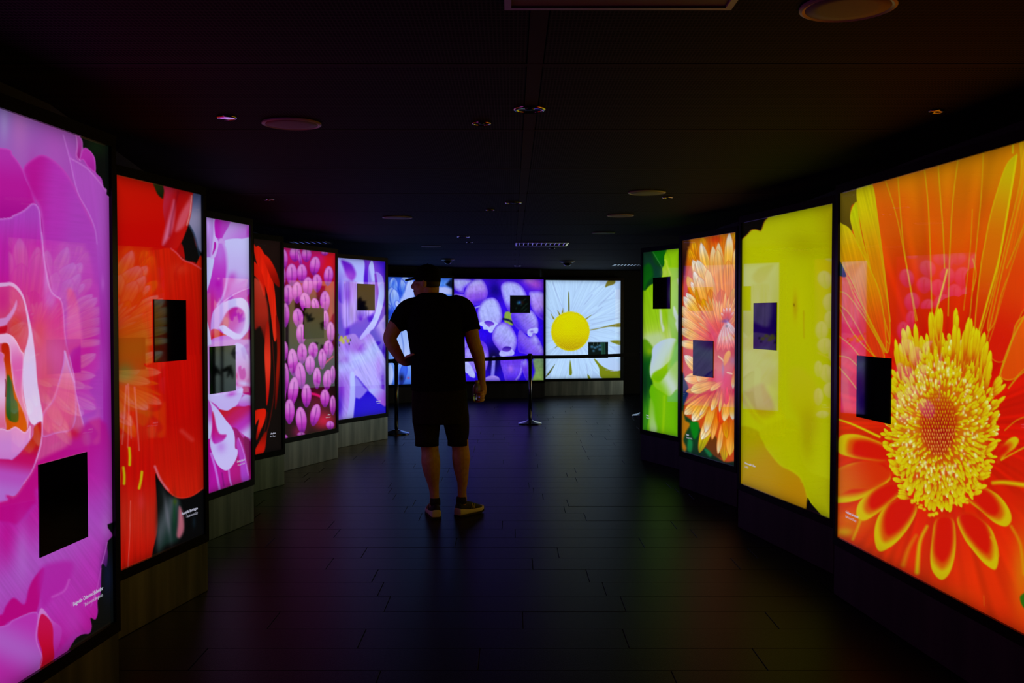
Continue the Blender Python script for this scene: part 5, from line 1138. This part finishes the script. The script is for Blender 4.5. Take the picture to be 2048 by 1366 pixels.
# body: one continuous skin
bm = bmesh.new()
loft(bm, [oval((X(875), 0, Z(825)), .13, .10), oval((X(874), 0, Z(780)), .170, .12), oval((X(873), 0, Z(740)), .185, .125), oval((X(871), 0, Z(690)), .19, .125), oval((X(870), 0, Z(640)), .20, .12), oval((X(869), 0, Z(610)), .18, .09), oval((X(864), 0, Z(592)), .10, .07)])
limb(bm, [(X(859), .0, Z(604), .072), (X(856), .0, Z(588), .068), (X(856), .005, Z(572), .070), (X(855), .01, Z(558), .072)])
limb(bm, [(X(818), 0, Z(612), .07), (X(799), -.005, Z(630), .062), (X(785), -.01, Z(652), .056), (X(777), -.015, Z(671), .050), (X(783), .0, Z(688), .046), (X(793), .02, Z(706), .037), (X(800), .035, Z(718), .030)])
limb(bm, [(X(922), 0, Z(606), .07), (X(932), -.01, Z(630), .062), (X(939), -.02, Z(655), .055), (X(945), -.02, Z(680), .050), (X(952), .0, Z(700), .048), (X(957), .01, Z(725), .039), (X(960), .02, Z(752), .029), (X(961), .025, Z(764), .028)])
limb(bm, [(X(850), 0, Z(800), .09), (X(850), 0, Z(850), .080), (X(856), 0, Z(893), .064), (X(858), -.012, Z(918), .069), (X(860), -.012, Z(940), .060), (X(863), 0, Z(965), .042), (X(865), .0, Z(985), .034), (X(865), 0, Z(1005), .036), (X(864), .01, Z(1018), .034)])
limb(bm, [(X(904), 0, Z(800), .085), (X(911), .004, Z(850), .074), (X(917), .02, Z(890), .062), (X(918.5), .02, Z(912), .066), (X(919), .025, Z(935), .056), (X(921), .035, Z(960), .041), (X(920), .041, Z(980), .032), (X(920.5), .045, Z(998), .034), (X(919), .043, Z(1012), .032)])
# head turned to the left: face points along -x
hx, hz = X(853), Z(562)
ball(bm, (hx - .002, .0, hz + .028), (.088, .076, .100), seg=28)
ball(bm, (hx - .040, .0, hz - .018), (.062, .060, .088), seg=24)
ball(bm, (hx - .072, .0, hz - .072), (.030, .034, .026), seg=16)
ball(bm, (hx - .030, .0, hz - .060), (.060, .056, .040), seg=20)
ball(bm, (hx - .078, .0, hz + .024), (.018, .050, .012), seg=16)
limb(bm, [(hx - .094, 0, hz + .014, .009), (hx - .106, 0, hz - .008, .012), (hx - .114, 0, hz - .024, .012), (hx - .098, 0, hz - .030, .012)], n=12)
for s in (-1, 1): ball(bm, (hx - .102, s * .012, hz - .028), (.010, .009, .008), seg=10)
ball(bm, (hx - .094, 0, hz - .050), (.012, .024, .007), seg=12); ball(bm, (hx - .092, 0, hz - .060), (.012, .022, .008), seg=12)
for s in (-1, 1): ball(bm, (hx - .068, s * .040, hz - .018), (.026, .020, .022), seg=14)
for s in (-1, 1):
    ball(bm, (hx - .022, s * .074, hz + .002), (.018, .012, .032), seg=16); ball(bm, (hx - .026, s * .080, hz - .018), (.010, .007, .012), seg=10)
# hands
def finger(bm, pts, r):
    limb(bm, [(*p, r * k) for p, k in zip(pts, (1.1, 1.0, .92, .8))], n=10, steps=3)
hl = (X(803), .04, Z(722))                                     # left hand on the hip, fingers forward
limb(bm, [(X(800), .035, Z(717), .030), (X(808), .05, Z(719), .034), (X(817), .07, Z(714), .032)], n=14, ecc=1.0)
for k, (dz, L_) in enumerate([(0, .085), (-.020, .092), (-.040, .086), (-.058, .070)]):
    x0, z0 = X(816), Z(709) + dz
    finger(bm, [(x0 - .01, .065, z0), (x0 + L_ * .40, .100, z0 + .008), (x0 + L_ * .62, .125, z0 + .010), (x0 + L_ * .75, .148, z0 + .004)], .0082)
finger(bm, [(X(806), .02, Z(711)), (X(813), -.025, Z(707)), (X(820), -.075, Z(704)), (X(827), -.112, Z(702))], .0105)
px_, pz_ = X(960), Z(772)                                      # right hand curled round the bottle
limb(bm, [(X(961), .025, Z(762), .028), (X(961), .022, Z(772), .034), (X(960), .018, Z(783), .034)], n=14)
for k, dz in enumerate((0, -.0215, -.043, -.0635)):
    z0 = Z(777) + dz; y0 = -.008
    finger(bm, [(X(964), .030, z0), (X(962.5), y0 - .022, z0 - .004), (X(957), y0 - .036, z0 - .008), (X(951), y0 - .028, z0 - .010)], .0086)
finger(bm, [(X(958), .045, Z(770)), (X(953), .052, Z(778)), (X(948), .046, Z(785)), (X(945), .030, Z(790))], .0105)
bmesh.ops.scale(bm, vec=(1, 1, 1), verts=bm.verts)
body = fused('body', bm, M['skin'], man, .0042, 3)
# eyes, brow
for s in (-1, 1):
    bm = bmesh.new(); ball(bm, (hx - .083, s * .028, hz + .004), (.011, .011, .0095), seg=12); e = part('eye', bm, M['eye'], man, smooth=True)
    bm = bmesh.new(); ball(bm, (hx - .0915, s * .028, hz + .004), (.0035, .0052, .0052), seg=10); part('iris', bm, M['plastic'], e, smooth=True)
    bm = bmesh.new(); limb(bm, [(hx - .088, s * .014, hz + .019, .0022), (hx - .090, s * .028, hz + .023, .0032), (hx - .078, s * .046, hz + .019, .0018)], n=8); part('eyebrow', bm, M['hair'], man, smooth=True)
bm = bmesh.new(); ball(bm, (hx + .014, 0, hz + .010), (.076, .080, .064), seg=28); part('hair', bm, M['hair'], man, smooth=True)
bm = bmesh.new(); limb(bm, [(hx - .098, -.022, hz - .056, .0022), (hx - .1045, 0, hz - .055, .0042), (hx - .098, .022, hz - .056, .0022)], n=8); part('lips', bm, M['lips'], man, smooth=True)
# t-shirt
bm = bmesh.new()
loft(bm, [oval((X(874), 0, Z(776)), .202, .148), oval((X(874), 0, Z(764)), .200, .148), oval((X(873), 0, Z(735)), .197, .145), oval((X(872), 0, Z(700)), .199, .146), oval((X(869), 0, Z(665)), .207, .146), oval((X(869), 0, Z(635)), .222, .138), oval((X(869), 0, Z(612)), .205, .118), oval((X(868), 0, Z(600)), .170, .100), oval((X(863), .0, Z(590)), .130, .088), oval((X(859), .0, Z(580)), .086, .078)])
limb(bm, [(X(836), 0, Z(608), .078), (X(815), 0, Z(616), .086), (X(803), -.005, Z(629), .080), (X(797), -.008, Z(640), .077)], n=20)
limb(bm, [(X(903), 0, Z(604), .078), (X(922), 0, Z(612), .082), (X(931), -.008, Z(630), .078), (X(937), -.015, Z(650), .074)], n=20)
fused('t_shirt', bm, M['shirt'], man, .008, 5)
for a, b, r0 in (((X(801), -.006, Z(634)), (X(794.5), -.010, Z(646)), .073), ((X(935), -.012, Z(643)), (X(938.5), -.018, Z(657)), .070)):
    bm = bmesh.new()
    a, b = Vector(a), Vector(b); t = (b - a).normalized(); u = Vector((0, 1, 0)); u = (u - t * u.dot(t)).normalized(); v = t.cross(u)
    loft(bm, [[tuple(p + r * (u * math.cos(k * math.pi / 12) + v * math.sin(k * math.pi / 12))) for k in range(24)] for p, r in ((a, r0), (a.lerp(b, .5), r0 + .004), (b, r0 + .005))])
    part('sleeve', bm, M['shirt'], man, smooth=True)
# shorts
bm = bmesh.new()
loft(bm, [oval((X(876), 0, Z(842)), .198, .140), oval((X(876), 0, Z(810)), .203, .148), oval((X(876), 0, Z(780)), .200, .144), oval((X(875), 0, Z(764)), .192, .136)])
limb(bm, [(X(850), 0, Z(800), .10), (X(850), 0, Z(830), .103), (X(850), 0, Z(858), .093), (X(851), 0, Z(874), .086)], n=24)
limb(bm, [(X(904), 0, Z(800), .10), (X(908), .0, Z(830), .098), (X(911), .008, Z(858), .088), (X(912), .012, Z(874), .078)], n=24)
fused('shorts', bm, M['shorts'], man, .008, 4)
for cx, cy, r0, r1 in ((850.2, 0, .088, .0865), (911.8, .011, .079, .074)):
    bm = bmesh.new(); loft(bm, [oval((X(cx), cy, Z(864)), r0, r0 * 1.02, p=2), oval((X(cx), cy, Z(876)), r1, r1 * 1.05, p=2), oval((X(cx), cy, Z(887)), r1, r1 * 1.05, p=2)]); part('leg_cuff', bm, M['shorts'], man, smooth=True)
# cap
bm = bmesh.new()
cr = [(.094, .000), (.096, .030), (.093, .062), (.082, .092), (.060, .113), (.032, .124), (.004, .127)]
loft(bm, [oval((hx - .002, 0, hz + .014 + z), r, r * .90, p=2.05, n=32) for i, (r, z) in enumerate(cr)])
cap = part('cap', bm, M['cap'], man, smooth=True)
bm = bmesh.new()
rings = []
for i in range(9):
    t = i / 8; x = hx - .070 - .094 * t; wdt = .076 * math.sqrt(max(.02, 1 - (t * .92) ** 2.6))
    rings.append([(x, wdt * math.cos(a), hz + .050 - .022 * t - .020 * math.cos(a) ** 2 * 0 + .012 * (1 - abs(math.cos(a))) * 0 + .0035 * math.sin(a) - .010 * (math.cos(a)) ** 2) for a in np.linspace(0, 2 * math.pi, 20, endpoint=False)])
loft(bm, rings); part('cap_brim', bm, M['cap'], cap, smooth=True)
bm = bmesh.new(); ball(bm, (hx - .002, 0, hz + .142), (.008, .008, .005), seg=10); part('button', bm, M['cap'], cap)
# socks and shoes
def shoe(cx, cy, yaw, lift, label):
    root = empty('shoe', (cx, cy, 0), yaw); root.parent = man
    prof = [(-.080, .030, 0), (-.070, .038, 0), (-.03, .041, 0), (.03, .040, 0), (.09, .046, 0), (.14, .048, 0), (.18, .040, .006), (.205, .022, .014)]
    bm = bmesh.new(); rings = []
    for y, hw, up in prof:
        h = .054 if y < -.02 else (.042 if y < .1 else .030)
        rings.append([(hw * 1.06, y, .008 + up), (hw * 1.0, y, .008 + h * .55 + up), (hw * .92, y, .008 + h + up), (0, y, .010 + h + up), (-hw * .92, y, .008 + h + up), (-hw, y, .008 + h * .55 + up), (-hw * 1.06, y, .008 + up), (0, y, .006 + up)])
    loft(bm, rings); o = part('midsole', bm, M['sole'], root, smooth=False); o['label'] = 'white sculpted sole'
    md = o.modifiers.new('b', 'SUBSURF'); md.levels = 1; md.render_levels = 2
    bm = bmesh.new(); rings = [[(hw * 1.02, y, 0 + up), (hw * 1.02, y, .011 + up), (-hw * 1.02, y, .011 + up), (-hw * 1.02, y, 0 + up)] for y, hw, up in prof]
    loft(bm, rings); part('outsole', bm, M['outsole'], root)
    bm = bmesh.new(); rings = []
    for y, hw, h in [(-.076, .028, .100), (-.060, .035, .108), (-.02, .038, .108), (.02, .039, .104), (.06, .042, .094), (.11, .044, .076), (.16, .038, .058), (.194, .020, .046)]:
        rings.append([(hw * .98 * c, y, .030 + (h - .030) * s) for c, s in ((1, 0), (1.02, .35), (.86, .75), (.5, .97), (0, 1.0), (-.5, .97), (-.86, .75), (-1.02, .35), (-1, 0))])
    loft(bm, rings); o = part('upper', bm, M['shoe'], root, smooth=True); md = o.modifiers.new('b', 'SUBSURF'); md.levels = 1; md.render_levels = 2
    bm = bmesh.new(); lathe(bm, [(.037, .090), (.038, .112), (.036, .140)], 20, (0, -.030, 0)); part('collar', bm, M['sock'], root, smooth=True)
    for s in (-1, 1):                               # the slanted side stripes of the shoe
        for a, b in (((s * .0425, .035, .050), (s * .035, .052, .084)), ((s * .0435, .060, .048), (s * .036, .052, .084)), ((s * .0435, .062, .048), (s * .034, .080, .076))):
            bm = bmesh.new(); limb(bm, [(*a, .0028), (*[(p + q) / 2 + (s * .0022 if i == 0 else 0) for i, (p, q) in enumerate(zip(a, b))], .0028), (*b, .0028)], n=6, steps=2); part('side_stripe', bm, M['mark'], root)
    bm = bmesh.new(); box(bm, -.008, -.0815, .068, .008, -.072, .098, bev=.003); part('heel_tab', bm, M['shoe'], root)
    return root
shoe(X(865), .005, R(14), 0, None); shoe(X(924), .065, R(-38), 0, None)
# bottle in the right hand
bt = empty('water_bottle', (-.529 + X(951.5), 7.22 + .004, Z(800))); tag(bt, 'small clear plastic bottle held upright in the man\'s right hand', 'bottle')
bm = bmesh.new(); lathe(bm, [(.024, 0), (.030, .004), (.031, .05), (.029, .055), (.031, .06), (.031, .105), (.024, .125), (.013, .138), (.013, .143)], 28); part('bottle_body', bm, M['bottle'], bt, smooth=True)
bm = bmesh.new(); lathe(bm, [(.015, .141), (.015, .158), (.013, .160)], 20); part('bottle_cap', bm, M['bcap'], bt)
